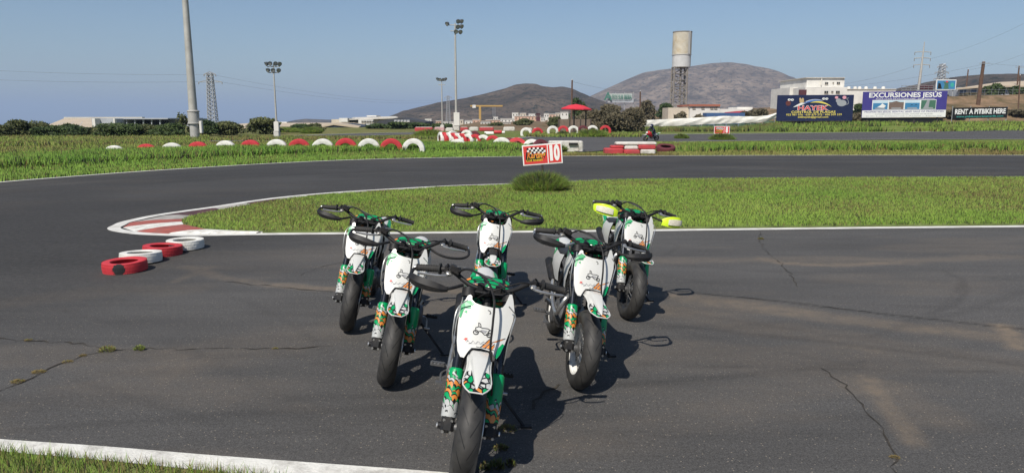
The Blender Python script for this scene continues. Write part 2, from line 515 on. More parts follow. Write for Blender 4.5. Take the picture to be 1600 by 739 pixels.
def ground_material():
    m, n, l, b = _mat('ground_earth_and_turf')
    g = n.new('ShaderNodeNewGeometry')
    def noise_(scale, det=6, rough=.6):
        q = n.new('ShaderNodeTexNoise'); q.inputs['Scale'].default_value = scale; q.inputs['Detail'].default_value = det; q.inputs['Roughness'].default_value = rough
        l.new(g.outputs['Position'], q.inputs['Vector']); return q.outputs[0]
    at = n.new('ShaderNodeAttribute'); at.attribute_name = 'turf'
    r1 = n.new('ShaderNodeValToRGB')
    r1.color_ramp.elements[0].position = .35; r1.color_ramp.elements[1].position = .68
    r1.color_ramp.elements[0].color = (.08, .14, .022, 1); r1.color_ramp.elements[1].color = (.17, .21, .05, 1)
    l.new(noise_(.9), r1.inputs[0])
    r2 = n.new('ShaderNodeValToRGB')
    r2.color_ramp.elements[0].position = .38; r2.color_ramp.elements[1].position = .62
    r2.color_ramp.elements[0].color = (.085, .072, .038, 1); r2.color_ramp.elements[1].color = (.25, .165, .105, 1)
    l.new(noise_(.22, 8, .7), r2.inputs[0])
    mx = n.new('ShaderNodeMix'); mx.data_type = 'RGBA'
    ad = n.new('ShaderNodeMath'); ad.operation = 'MULTIPLY_ADD'; ad.inputs[1].default_value = 1.3; ad.inputs[2].default_value = -.65
    l.new(noise_(.35), ad.inputs[0])
    a2 = n.new('ShaderNodeMath'); a2.operation = 'ADD'; a2.use_clamp = True
    l.new(at.outputs['Fac'], a2.inputs[0]); l.new(ad.outputs[0], a2.inputs[1])
    l.new(a2.outputs[0], mx.inputs[0]); l.new(r2.outputs[0], mx.inputs[6]); l.new(r1.outputs[0], mx.inputs[7])
    l.new(mx.outputs[2], b.inputs['Base Color']); b.inputs['Roughness'].default_value = .95; b.inputs['Specular IOR Level'].default_value = .1
    bp = n.new('ShaderNodeBump'); bp.inputs['Strength'].default_value = .8; bp.inputs['Distance'].default_value = .08
    l.new(noise_(6, 6, .7), bp.inputs['Height']); l.new(bp.outputs[0], b.inputs['Normal'])
    return m
M['ground'] = ground_material()
def axis_x():
    a = np.linspace(-64, 90, 200)
    g = np.geomspace(1, 8000, 45)
    return np.concatenate([-64 - g[::-1], a, 90 + g])
def axis_y():
    return np.concatenate([np.linspace(-12, 17, 16), np.linspace(18, 60, 86), np.linspace(61, 135, 75), 135 + np.geomspace(2, 8000, 60)])
gx, gy = np.meshgrid(axis_x(), axis_y())
gz = T(gx, gy)
hh, ww = gx.shape
vs = np.stack([gx, gy, gz], -1).reshape(-1, 3)
ii = np.arange(hh * ww).reshape(hh, ww)
fs = np.stack([ii[:-1, :-1], ii[:-1, 1:], ii[1:, 1:], ii[1:, :-1]], -1).reshape(-1, 4)
gme = np_mesh('ground', vs, fs, M['ground'], smooth_=True)
az_ = gx / np.maximum(gy, 1)
turf = 1.0 - .9 * sstep(84, 100, gy) - .25 * sstep(44, 60, gy)
turf = np.where((az_ > .33) & (gy < 97) & (gy > 60), .9, turf)
turf = np.where((az_ > .05) & (az_ < .36) & (gy > 70) & (gy < 100), .75, turf)
turf = np.where((az_ < -.1) & (gy > 44), .5 - .25 * sstep(120, 300, gy), turf)
ta = gme.attributes.new('turf', 'FLOAT', 'POINT'); ta.data.foreach_set('value', turf.astype(np.float32).ravel())
tag(ob('ground', gme), kind='structure')

# the sea far below the falling land
m, n, l, b = _mat('sea_water')
b.inputs['Base Color'].default_value = (.02, .05, .10, 1); b.inputs['Roughness'].default_value = .35
tc = n.new('ShaderNodeNewGeometry'); nz = n.new('ShaderNodeTexNoise'); nz.inputs['Scale'].default_value = .02; nz.inputs['Detail'].default_value = 6
l.new(tc.outputs['Position'], nz.inputs['Vector']); bp = n.new('ShaderNodeBump'); bp.inputs['Strength'].default_value = .3; bp.inputs['Distance'].default_value = 2
l.new(nz.outputs[0], bp.inputs['Height']); l.new(bp.outputs[0], b.inputs['Normal'])
M['sea'] = m
tag(MB().add([(-30000, 1200, -95), (4000, 1200, -95), (4000, 30000, -95), (-30000, 30000, -95)], [(0, 1, 2, 3)]).build('sea', M['sea'], smooth_deg=0), kind='structure')

# ---------------------------------------------------------------- asphalt
def asphalt_material():
    m, n, l, b = _mat('asphalt')
    g = n.new('ShaderNodeNewGeometry')
    def noise_(scale, det=4, rough=.6, sc=None):
        q = n.new('ShaderNodeTexNoise'); q.inputs['Scale'].default_value = scale; q.inputs['Detail'].default_value = det; q.inputs['Roughness'].default_value = rough
        if sc:
            mp = n.new('ShaderNodeMapping'); mp.inputs['Scale'].default_value = sc; mp.inputs['Rotation'].default_value = (0, 0, -.12)
            l.new(g.outputs['Position'], mp.inputs[0]); l.new(mp.outputs[0], q.inputs['Vector'])
        else: l.new(g.outputs['Position'], q.inputs['Vector'])
        return q.outputs[0]
    def ramp(src, p0, c0, p1, c1):
        r = n.new('ShaderNodeValToRGB'); e = r.color_ramp.elements
        e[0].position = p0; e[1].position = p1; e[0].color = (c0,) * 3 + (1,); e[1].color = (c1,) * 3 + (1,)
        l.new(src, r.inputs[0]); return r.outputs[0]
    def mix(f, a, c, bl='MIX'):
        x = n.new('ShaderNodeMix'); x.data_type = 'RGBA'; x.blend_type = bl
        for i, z in ((0, f), (6, a), (7, c)):
            if isinstance(z, (int, float)): x.inputs[i].default_value = z
            elif isinstance(z, tuple): x.inputs[i].default_value = z
            else: l.new(z, x.inputs[i])
        return x.outputs[2]
    big = ramp(noise_(.45, 5, .6, (.5, 1.2, 1)), .35, .057, .7, .082)
    streak = ramp(noise_(1.1, 6, .65, (.35, 3.2, 1)), .35, .90, .68, 1.12)
    c = mix(1.0, big, streak, 'MULTIPLY')
    grain = ramp(noise_(120, 2, .8), .34, .55, .68, 1.62)
    c = mix(1.0, c, grain, 'MULTIPLY')
    c = mix(1.0, c, ramp(noise_(42, 3, .75), .36, .80, .66, 1.22), 'MULTIPLY')
    vo = n.new('ShaderNodeTexVoronoi'); vo.inputs['Scale'].default_value = 85
    l.new(g.outputs['Position'], vo.inputs['Vector'])
    sp = n.new('ShaderNodeSeparateColor'); l.new(vo.outputs['Color'], sp.inputs[0])
    st = n.new('ShaderNodeMath'); st.operation = 'GREATER_THAN'; st.inputs[1].default_value = .955; l.new(sp.outputs[0], st.inputs[0])
    dd = n.new('ShaderNodeMath'); dd.operation = 'LESS_THAN'; dd.inputs[1].default_value = .33; l.new(vo.outputs['Distance'], dd.inputs[0])
    pm = n.new('ShaderNodeMath'); pm.operation = 'MULTIPLY'; l.new(st.outputs[0], pm.inputs[0]); l.new(dd.outputs[0], pm.inputs[1])
    c = mix(pm.outputs[0], c, (.24, .215, .18, 1))
    ad = n.new('ShaderNodeAttribute'); ad.attribute_name = 'dust'
    dn = n.new('ShaderNodeMath'); dn.operation = 'MULTIPLY'; l.new(ad.outputs['Fac'], dn.inputs[0]); l.new(ramp(noise_(9, 6, .7), .3, .35, .65, 1.1), dn.inputs[1])
    c = mix(dn.outputs[0], c, (.185, .150, .112, 1))
    am = n.new('ShaderNodeAttribute'); am.attribute_name = 'rubbered'
    mm = n.new('ShaderNodeMath'); mm.operation = 'MULTIPLY'; l.new(am.outputs['Fac'], mm.inputs[0]); l.new(ramp(noise_(14, 5, .7), .3, .4, .65, 1.0), mm.inputs[1])
    c = mix(mm.outputs[0], c, (.019, .0185, .018, 1))
    tint = mix(1.0, c, (1.04, 1.0, .955, 1), 'MULTIPLY')
    l.new(tint, b.inputs['Base Color'])
    b.inputs['Roughness'].default_value = .82; b.inputs['Specular IOR Level'].default_value = .28
    bp = n.new('ShaderNodeBump'); bp.inputs['Strength'].default_value = .55; bp.inputs['Distance'].default_value = .006
    l.new(noise_(150, 3, .7), bp.inputs['Height']); l.new(bp.outputs[0], b.inputs['Normal'])
    return m
M['asphalt'] = asphalt_material()
xs = np.concatenate([np.linspace(-34, -9, 70), np.arange(-8.95, 9.5, .055), np.linspace(9.6, 40, 80)])
ys = np.concatenate([[-6, 0, 1.5, 2.4], np.arange(2.8, 8, .045), np.arange(8, 13.5, .08), np.linspace(13.6, 40, 75)])
near_n = len(ys)
ax_, ay_ = np.meshgrid(xs, ys)
ay_ = np.where(ay_ > 13.6, 13.6 + (ay_ - 13.6) * (edge_y(ax_) - 13.6) / (40 - 13.6), ay_)
ay_ = np.minimum(ay_, edge_y(ax_))
def pxline(pts): return [(G(*p).x, G(*p).y) for p in pts]
dust = np.zeros_like(ax_); rub = np.zeros_like(ax_)
wob = (fbm(ax_ * 3, ay_ * 3, 3, 5) - .5)
wob2 = (fbm(ax_ * .8, ay_ * .8, 3, 15) - .5)
def stroke(arr, pts, w, s, jag=.5):
    d = seg_dist(ax_ + wob2 * jag * .6, ay_ + wob * jag * w * 2, pxline(pts))
    np.maximum(arr, s * (1 - sstep(.25 * w, w, d)), out=arr)
for pts, w, s in [
    ([(1060, 462), (1150, 474), (1300, 496), (1450, 512), (1600, 530)], .26, .42),
    ([(1050, 490), (1250, 520), (1600, 575)], .40, .20),
    ([(1195, 404), (1225, 412), (1300, 415), (1400, 410)], .14, .62),
    ([(1020, 408), (1190, 406), (1420, 408), (1600, 402)], .30, .28),
    ([(1335, 595), (1352, 622), (1392, 660), (1412, 690)], .10, .50),
    ([(1345, 610), (1440, 650)], .28, .22),
    ([(430, 446), (500, 450), (620, 453), (860, 458), (1060, 462)], .15, .60),
    ([(290, 418), (330, 432), (430, 447)], .14, .34),
    ([(268, 440), (300, 425), (326, 418)], .10, .30),
    ([(1575, 508), (1590, 520), (1605, 545)], .12, .75),
    ([(30, 470), (160, 455), (300, 452)], .35, .16),
    ([(700, 470), (520, 520), (300, 560)], .5, .14)]:
    stroke(dust, pts, w, s)
dust += np.clip(.30 * (fbm(ax_ * .5 + 4, ay_ * 1.6, 4, 8) - .56) * 4, 0, .16)
for pts, w, s in [
    ([(1478, 423), (1506, 437), (1511, 455), (1492, 476), (1455, 490)], .05, .35),
    ([(1050, 380), (1062, 385), (1040, 398)], .05, .3),
    ([(1062, 455), (1200, 469), (1400, 493), (1600, 514)], .035, .75),
    ([(1000, 503), (1250, 530), (1600, 570)], .07, .35),
    ([(1000, 570), (1300, 577), (1560, 580)], .025, .4),
    ([(1600, 455), (1500, 490), (1420, 500)], .08, .22)]:
    stroke(rub, pts, w, s, .15)
rr = random.Random(3)
for k in range(46):                     # skid arcs of the bikes
    cx, cy = rr.uniform(-7, 9), rr.uniform(2.5, 11); L = rr.uniform(1.5, 6); a = rr.gauss(-.1, .5); cv = rr.uniform(-.25, .25)
    pts = [(cx + L * t * math.cos(a + cv * t), cy + L * t * math.sin(a + cv * t)) for t in np.linspace(0, 1, 8)]
    d = seg_dist(ax_, ay_, pts); w = rr.uniform(.03, .07)
    np.maximum(rub, rr.uniform(.06, .30) * (1 - sstep(.3 * w, w, d)) * (.4 + vnoise(ax_ * 2, ay_ * 2, k)), out=rub)
for k in range(70):                     # racing line round the bend
    off = rr.gauss(6, 2.6); i0 = rr.uniform(-16, 20); L = rr.uniform(6, 22)
    xx = np.linspace(i0, i0 + L, 14)
    pts = [(x_, float(edge_y(np.array([x_]))[0]) - off) for x_ in xx]
    d = seg_dist(ax_, ay_, pts); w = rr.uniform(.08, .35)
    np.maximum(rub, rr.uniform(.1, .5) * (1 - sstep(.2 * w, w, d)), out=rub)
rub += .66 * sstep(-14, -10.5, -seg_dist(ax_, ay_, EDGE)) * (.75 + .5 * vnoise(ax_ * .5, ay_ * .9, 41))
rub += .30 * (1 - sstep(-5.5, -2.5, ax_)) * (1 - sstep(13, 16, ay_)) * sstep(6.5, 9, ay_)
rub = np.clip(rub, 0, .85)
hh, ww = ax_.shape
vs = np.stack([ax_, ay_, np.zeros_like(ax_)], -1).reshape(-1, 3)
ii = np.arange(hh * ww).reshape(hh, ww)
fs = np.stack([ii[:-1, :-1], ii[:-1, 1:], ii[1:, 1:], ii[1:, :-1]], -1).reshape(-1, 4)
ame = np_mesh('race_track', vs, fs, M['asphalt'])
for nm, arr in (('dust', dust), ('rubbered', rub)):
    q = ame.attributes.new(nm, 'FLOAT', 'POINT'); q.data.foreach_set('value', arr.astype(np.float32).ravel())
track = tag(ob('race_track', ame), kind='structure')

M['white_paint'] = mat('white_paint', (.66, .65, .60), .7, var=.08, scale=6, dirt=(.20, .18, .155), dscale=7, damt=.75, bump=.3, bscale=90)
M['line_paint'] = mat('line_paint', (.62, .61, .57), .7, var=.1, scale=6, dirt=(.30, .27, .22), dscale=2.5, damt=.6)
M['red_paint'] = mat('kerb_red_paint', (.33, .085, .065), .75, var=.2, scale=5, dirt=(.14, .10, .085), dscale=4, damt=.7, bump=.3, bscale=60)
M['maroon_paint'] = mat('kerb_worn_red_paint', (.085, .035, .036), .75, var=.3, scale=5, dirt=(.06, .055, .05), dscale=4, damt=.7, bump=.3, bscale=60)
M['grey_paint'] = mat('kerb_worn_white_paint', (.36, .34, .31), .75, var=.2, scale=5, dirt=(.10, .095, .085), dscale=3, damt=.85, bump=.3, bscale=60)
M['crack'] = mat('crack_dirt', (.04, .034, .027), .95, var=.4, scale=20)
def ribbon(name, pts, w, z, m, parent=None, wvar=0.0, thick=0.0):
    """flat strip along a line of (x, y); w = width"""
    pts = [Vector((p[0], p[1], 0)) for p in pts]
    rows = []
    for i, p in enumerate(pts):
        t = (pts[min(i + 1, len(pts) - 1)] - pts[max(i - 1, 0)]).normalized()
        nn = Vector((-t.y, t.x, 0)); k = w / 2 * (1 + wvar * (random.random() - .5) * 2)
        zz = z if not callable(z) else None
        a, c = p + nn * k, p - nn * k
        a.z = z if zz is not None else z(a.x, a.y); c.z = z if zz is not None else z(c.x, c.y)
        rows.append([a, c])
    mb = MB().grid(rows)
    o = mb.build(name, m, parent, 0)
    return o
def gl(pts, sub=8): return [(p.x, p.y) for p in smooth([G(*q) for q in pts], sub)]

# ---- painted lines
tag(ribbon('track_edge_line', [(p.x, p.y) for p in smooth(EDGE[1:], 8)], .17, .006, M['line_paint']), kind='structure')
near_line_t, near_line_b = gl([(-260, 668), (0, 687), (160, 698), (330, 712), (520, 726), (690, 738.5), (900, 756)]), gl([(-260, 683), (0, 706), (160, 720), (330, 737), (520, 754), (690, 768), (900, 786)])
tag(MB().grid([[(a[0], a[1], .006), (c[0], c[1], .006)] for a, c in zip(near_line_t, near_line_b)]).build('paddock_line', M['white_paint'], smooth_deg=0), kind='structure')
ISL_NEAR = [(178, 357), (190, 361.5), (230, 366), (300, 367.8), (400, 366.3), (550, 365), (700, 363.8), (1000, 360.5), (1300, 357), (1600, 354), (2000, 350)]
ISL_FAR = [(178, 357), (186, 352), (200, 346.5), (250, 336), (330, 324.5), (430, 310), (520, 301.5), (600, 296.5), (700, 291), (800, 287.5), (900, 284), (1000, 281), (1300, 278.5), (1600, 277), (2000, 275.5)]
isl_line = gl(list(reversed(ISL_FAR)) + ISL_NEAR[1:], 8)
tag(ribbon('infield_line', isl_line, .18, .006, M['line_paint']), kind='structure')

# ---- kerb at the tip of the infield, painted in blocks
KO = [(400, 365.2), (325, 366), (262, 365.4), (212, 362.3), (192, 356), (203, 348.5), (255, 337.8), (330, 326.3), (380, 318.5), (430, 311.6), (475, 306.6), (520, 302.8), (570, 299.6), (620, 296.6), (680, 293), (745, 290.4), (800, 288.4)]
KI = [(410, 364.6), (372, 363.6), (322, 361), (287, 353.5), (284, 349), (287, 344.5), (302, 339.5), (345, 330), (392, 321.5), (440, 314), (482, 308.8), (525, 304.9), (575, 301.5), (623, 298.5), (682, 294.6), (747, 291.6), (801, 289.5)]
KC = ['white_paint', 'white_paint', 'red_paint', 'white_paint', 'red_paint', 'grey_paint', 'maroon_paint', 'grey_paint', 'maroon_paint', 'grey_paint', 'maroon_paint', 'grey_paint', 'maroon_paint', 'grey_paint', 'maroon_paint', 'grey_paint']
kerb = tag(empty('kerb', G(200, 356)), kind='structure')
for k in range(16):
    mb = MB(); rows = []
    for t in np.linspace(0, 1, 6):
        a = G(*(np.array(KO[k]) * (1 - t) + np.array(KO[k + 1]) * t)); c = G(*(np.array(KI[k]) * (1 - t) + np.array(KI[k + 1]) * t))
        if t > .99: a, c = a.lerp(G(*KO[k]), .012), c.lerp(G(*KI[k]), .012)
        rows.append([a + Vector((0, 0, .002)), a.lerp(c, .08) + Vector((0, 0, .016)), a.lerp(c, .5) + Vector((0, 0, .034)), c + Vector((0, 0, .03)), c])
    mb.grid([[p - kerb.location for p in r_] for r_ in rows])
    mb.build('kerb_block', M[KC[k]], kerb)

# ---- cracks in the asphalt
crk = random.Random(5)
def crack(pts, w):
    q = [G(*p) for p in pts]; out = []
    for a, c in zip(q[:-1], q[1:]):
        n_ = max(3, int((c - a).length / .07))
        for i in range(n_):
            p = a.lerp(c, i / n_); out.append((p.x + crk.gauss(0, .014), p.y + crk.gauss(0, .014)))
    out.append((q[-1].x, q[-1].y))
    ribbon('crack', out, w, .005, M['crack'], track, .9)
for pts, w in [([(-30, 622), (30, 598), (80, 575), (130, 556), (165, 548), (215, 546), (300, 545), (430, 545), (520, 541)], .009),
               ([(-20, 530), (50, 533), (120, 536), (160, 545)], .012),
               ([(1188, 363), (1186, 378), (1200, 396), (1222, 412), (1232, 426), (1246, 448)], .007),
               ([(1060, 457), (1150, 464), (1260, 475), (1380, 490), (1500, 503), (1600, 514)], .008),
               ([(1285, 577), (1320, 602), (1345, 632), (1378, 668), (1396, 700), (1404, 742)], .006),
               ([(870, 600), (845, 620), (833, 640)], .012),
               ([(470, 430), (500, 418), (545, 408)], .008),
               ([(350, 440), (470, 452), (520, 456)], .010)]:
    crack(pts, w)

# ---------------------------------------------------------------- grass
M['grass'] = mat_leaf('grass_blade', .6, .16, .90)
def blades(pts, h, w, c0, c1, dry=(.20, .165, .06), dryness=.12, hvar=.5, lean=.45, seed=1, patch=.7):
    g = np.random.default_rng(seed); n_ = len(pts)
    pts = np.asarray(pts, float)
    hh_ = h * (1 - hvar / 2 + hvar * g.random(n_)) * (.7 + .6 * fbm(pts[:, 0] * 1.3, pts[:, 1] * 1.3, 3, seed))
    a = g.random(n_) * 2 * np.pi; ww_ = w * (.6 + .8 * g.random(n_))
    la = g.random(n_) * 2 * np.pi; ln = lean * hh_ * g.random(n_)
    dx, dy = np.cos(a) * ww_ / 2, np.sin(a) * ww_ / 2
    z0 = np.zeros(n_)
    v0 = pts + np.stack([dx, dy, z0 - .01], 1); v1 = pts + np.stack([-dx, -dy, z0 - .01], 1)
    v2 = pts + np.stack([np.cos(la) * ln, np.sin(la) * ln, hh_], 1)
    v = np.stack([v0, v1, v2], 1).reshape(-1, 3)
    f = np.arange(3 * n_).reshape(-1, 3)
    t = np.clip(g.random(n_) * .5 + (fbm(pts[:, 0] * patch, pts[:, 1] * patch, 4, seed + 3) - .25), 0, 1)[:, None]
    c = np.array(c0) * (1 - t) + np.array(c1) * t
    dm = (g.random(n_) < dryness * 2.2 * np.clip(fbm(pts[:, 0] * .6 + 9, pts[:, 1] * .6, 4, seed + 7) * 3 - 1.0, .1, 2))[:, None]
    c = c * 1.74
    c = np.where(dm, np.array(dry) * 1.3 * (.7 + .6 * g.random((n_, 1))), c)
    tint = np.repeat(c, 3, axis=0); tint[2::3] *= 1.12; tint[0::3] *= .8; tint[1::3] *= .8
    return v, f, np.clip(tint, 0, 1)
def grass_object(name, sets, label, cat='grass'):
    vs, fs, ts, o = [], [], [], 0
    for v, f, t in sets:
        vs.append(v); fs.append(f + o); ts.append(t); o += len(v)
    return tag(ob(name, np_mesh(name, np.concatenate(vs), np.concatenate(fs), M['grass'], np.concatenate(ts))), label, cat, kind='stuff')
def scatter(poly, n_, bias=None):
    p = np.array([(q[0], q[1]) for q in poly]); lo, hi = p.min(0), p.max(0)
    out = []
    got = 0
    while got < n_:
        c = lo + (hi - lo) * rng.random((n_ * 2, 2))
        if bias is not None: c = c[rng.random(len(c)) < bias(c)]
        c = c[in_poly(c, poly)]; out.append(c); got += len(c)
    return np.concatenate(out)[:n_]
def with_z(p, z=None):
    return np.concatenate([p, (T(p[:, 0], p[:, 1]) if z is None else np.full(len(p), z))[:, None]], 1)
M['turf_soil'] = mat('turf_soil', (.125, .165, .045), .95, var=.35, scale=3, dirt=(.19, .155, .07), dscale=.8, damt=.7, bump=.5, bscale=20)
inner_near = gl([(p[0], p[1] - .9) for p in [(284, 350), (300, 357), (335, 362.5), (380, 364.5), (450, 365), (550, 364.2), (700, 363), (1000, 359.6), (1300, 356), (1600, 353), (2000, 349)]], 6)
inner_far = gl([(284, 350), (287, 345), (302, 340), (345, 330.5), (392, 322), (440, 314.5), (482, 309.2), (525, 305.3), (575, 302), (623, 299), (682, 295), (747, 292), (801, 290), (900, 285.2), (1000, 282), (1300, 279.4), (1600, 278), (2000, 276.5)], 6)
island = inner_near + list(reversed(inner_far))[:-1]
infield = tag(MB().poly([(p[0], p[1], .028) for p in island], (0, 0, -.04)).build('infield', M['turf_soil'], smooth_deg=0), kind='structure')
ip = with_z(scatter(island, 330000, lambda c: np.clip(16 / np.maximum(c[:, 1], 8) - .35, .15, 1)), .028)
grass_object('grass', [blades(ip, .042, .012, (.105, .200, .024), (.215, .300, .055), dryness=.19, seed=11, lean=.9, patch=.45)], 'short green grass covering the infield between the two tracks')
# far verge: mown strip by the line, then rank grass on the bank
def verge(x0, x1, d0, d1, n_):
    out, got = [], 0
    while got < n_:
        x = x0 + (x1 - x0) * rng.random(40000); y = rng.uniform(12, 55, 40000)
        k = y > edge_y(x); x, y = x[k], y[k]
        dd_ = seg_dist(x, y, EDGE)
        k = (dd_ > d0) & (dd_ < d1 + .8 * (vnoise(x * .8, y * .8, 77) - .5)); out.append(np.stack([x[k], y[k]], 1)); got += int(k.sum())
    return np.concatenate(out)[:n_]
sets = []
a_ = verge(-24, 1.0, .15, 3.2, 60000); sets.append(blades(with_z(a_), .11, .035, (.10, .205, .025), (.19, .30, .05), dryness=.10, seed=21))
a_ = verge(1.0, 26, .15, 2.4, 26000); sets.append(blades(with_z(a_), .09, .035, (.14, .17, .035), (.22, .23, .065), dryness=.35, seed=22))
a_ = verge(-34, 1.5, 2.8, 8.0, 110000); sets.append(blades(with_z(a_), .25, .05, (.07, .165, .018), (.17, .27, .045), dryness=.10, seed=23, lean=.6, patch=.5))
a_ = verge(-40, -2, 8.0, 20.0, 80000); sets.append(blades(with_z(a_), .22, .06, (.09, .165, .02), (.21, .24, .06), dryness=.30, seed=24, lean=.6))
a_ = verge(8.6, 28, 2.0, 6.5, 50000); a_ = a_[fbm(a_[:, 0] * .5, a_[:, 1] * .5, 3, 4) > .42]
sets.append(blades(with_z(a_), .27, .045, (.07, .155, .018), (.17, .25, .042), dryness=.16, seed=25, lean=.6))
a_ = verge(8.0, 40, 6.5, 16.0, 40000); sets.append(blades(with_z(a_), .12, .05, (.11, .17, .03), (.20, .25, .055), dryness=.25, seed=26))
def far_patch(px0, px1, Y0, Y1, n_):
    y = rng.uniform(Y0, Y1, n_); x = (rng.uniform(px0, px1, n_) - CX) / FPX * y
    return np.stack([x, y], 1)
a_ = far_patch(1195, 1640, 83, 93.5, 26000); a_ = a_[fbm(a_[:, 0] * .25, a_[:, 1] * .4, 3, 6) > .36]; sets.append(blades(with_z(a_), .42, .11, (.08, .15, .02), (.19, .26, .05), dryness=.15, seed=27, lean=.7, patch=.3))
a_ = far_patch(1000, 1215, 84, 90, 14000); sets.append(blades(with_z(a_), .50, .10, (.06, .115, .02), (.16, .20, .05), dryness=.35, seed=28, lean=.7, patch=.4))
a_ = far_patch(330, 830, 46, 60, 30000); a_ = a_[fbm(a_[:, 0] * .2, a_[:, 1] * .3, 3, 16) > .5]; sets.append(blades(with_z(a_), .22, .08, (.08, .145, .02), (.20, .23, .06), dryness=.4, seed=29, lean=.7, patch=.3))
a_ = far_patch(820, 1000, 61, 70, 9000); sets.append(blades(with_z(a_), .28, .09, (.08, .15, .02), (.19, .24, .05), dryness=.25, seed=30, lean=.7, patch=.3))
a_ = far_patch(0, 330, 42, 62, 26000); sets.append(blades(with_z(a_), .26, .08, (.09, .155, .02), (.21, .24, .06), dryness=.3, seed=32, lean=.7, patch=.2))
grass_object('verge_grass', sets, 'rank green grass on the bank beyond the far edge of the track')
# corner of lawn this side of the paddock line
corner = [(p[0] - .0, p[1] - .012) for p in near_line_b[:30]] + [(-.9, 2.3), (-4.5, 2.3)]
tag(MB().poly([(p[0], p[1], .010) for p in corner], (0, 0, -.03)).build('lawn_corner', M['turf_soil'], smooth_deg=0), kind='structure')
cp = with_z(scatter(corner, 26000), .010)
grass_object('lawn_grass', [blades(cp, .062, .0055, (.07, .145, .016), (.17, .25, .042), dryness=.18, seed=31, lean=.9)], 'grass blades beside the thick white line in the foreground')
# ---------------------------------------------------------------- pit bikes: local -Y is forward, +X the rider's left, origin under the front axle
WR, WB = 0.252, 1.17                     # wheel radius, wheelbase
AX = Vector((0, .42, .9075))             # steering axis
SP = Vector((0, .285, .80))
def fork_y(z): return (z - WR) * .4628
BM = {}                                  # shared part meshes
def part(name, mb, m=None, sm=35):
    BM[name] = mb.mesh(name, m, sm)
def tyre_mesh():
    prof = []
    for k in range(19):                  # round crown, then the sidewalls
        a = -1.32 + 2.64 * k / 18
        prof.append((WR - .062 + .062 * math.cos(a), .060 * math.sin(a), k / 9 - 1))
    prof = [(.165, -.048, -1.25)] + prof + [(.165, .048, 1.25)]
    seg = 64; m_ = len(prof); vs, fs, uv = [], [], []
    for k in range(seg):
        a = 2 * math.pi * k / seg
        for (r, h, v) in prof: vs.append((h, -r * math.cos(a), r * math.sin(a)))
    for k in range(seg):
        k2 = (k + 1) % seg
        for i in range(m_ - 1):
            fs.append((k * m_ + i, k * m_ + i + 1, k2 * m_ + i + 1, k2 * m_ + i))
            uv += [(k / seg, prof[i][2]), (k / seg, prof[i + 1][2]), ((k + 1) / seg, prof[i + 1][2]), ((k + 1) / seg, prof[i][2])]
    me = bpy.data.meshes.new('tyre'); me.from_pydata(vs, [], fs)
    u = me.uv_layers.new(name='UVMap'); u.data.foreach_set('uv', np.array(uv, np.float32).ravel())
    me.materials.append(M['tyre']); me.shade_smooth()
    return me
BM['tyre'] = tyre_mesh()
for nm in ('white_rim', 'black_rim'):
    mb = MB().use(M[nm])
    mb.lathe([(.172, -.045), (.168, -.036), (.152, -.032), (.146, 0), (.152, .032), (.168, .036), (.172, .045), (.158, .040), (.140, .008), (.140, -.008), (.158, -.040)], seg=40, closed=True)
    BM[nm] = mb.mesh('rim')
mb = MB().use(M['engine_metal'])
mb.lathe([(.0, -.075), (.022, -.075), (.024, -.045), (.05, -.04), (.05, -.028), (.03, -.024), (.03, .024), (.05, .028), (.05, .04), (.024, .045), (.022, .075), (0, .075)], seg=16)
mb.use(M['engine_metal'])
for k in range(28):
    a = 2 * math.pi * k / 28; b_ = a + (.33 if k % 2 else -.33); sx = .034 if (k // 2) % 2 else -.034
    mb.tube([(sx, .048 * math.cos(b_), .048 * math.sin(b_)), (sx * .2, .148 * math.cos(a), .148 * math.sin(a))], .0022, 4)
part('hub', mb)
mb = MB().use(M['silver_metal']); mb.lathe([(.055, -.002), (.105, -.002), (.105, .002), (.055, .002)], c=(.066, 0, 0), seg=28, closed=True)
for k in range(5):
    a = k * 2 * math.pi / 5; mb.tube([(.066, .03 * math.cos(a), .03 * math.sin(a)), (.066, .058 * math.cos(a), .058 * math.sin(a))], .005, 5)
part('brake_disc', mb)

fd = Vector((0, .42, .9075))
def fpt(x, z, fwd=0.0): return Vector((x, fork_y(z) - fwd, z))
for sgn, nm in ((-1, 'fork_leg_r'), (1, 'fork_leg_l')):
    x = sgn * .100
    mb = MB().use(M['fork_tube']); mb.tube([fpt(x, .40), fpt(x, .845)], .0255, 14); mb.tube([fpt(x, .845), fpt(x, .862)], .019, 10)
    mb.tube([fpt(x, .60), fpt(x, .64)], .030, 14)
    part(nm, mb)
    mb = MB().use(M['fork_kit'])
    rows = []
    for z, r in ((.285, .030), (.292, .037), (.33, .0385), (.46, .0385), (.492, .036), (.50, .028)):
        c = fpt(x, z, .002); u = Vector((1, 0, 0)); w = Vector((0, -.9075, .42))
        rows.append([c + u * math.cos(t) * r + w * math.sin(t) * r for t in np.linspace(0, 2 * math.pi, 18, endpoint=False)])
    mb.loft(rows); part(nm + '_guard', mb)
    mb = MB().use(M['black_plastic'])
    mb.box(fpt(x, WR + .012, .004), (.062, .070, .088), Matrix.Rotation(-R(24.8), 3, 'X'), bev=.014)
    mb.tube([(x - .045 * sgn, 0, WR), (x + .045 * sgn, 0, WR)], .017, 10)
    mb.use(M['silver_metal'])
    for dz in (-.022, .026):
        for dx in (-.018, .018):
            c = fpt(x + dx, WR + .012 + dz, .040); mb.tube([c + Vector((0, .012, 0)), c + Vector((0, -.003, 0))], .007, 6)
    mb.tube([(x + .030 * sgn, 0, WR), (x + .052 * sgn, 0, WR)], .011, 8)
    part(nm + '_foot', mb)
mb = MB().use(M['black_plastic'])
ro = Matrix.Rotation(-R(24.8), 3, 'X')
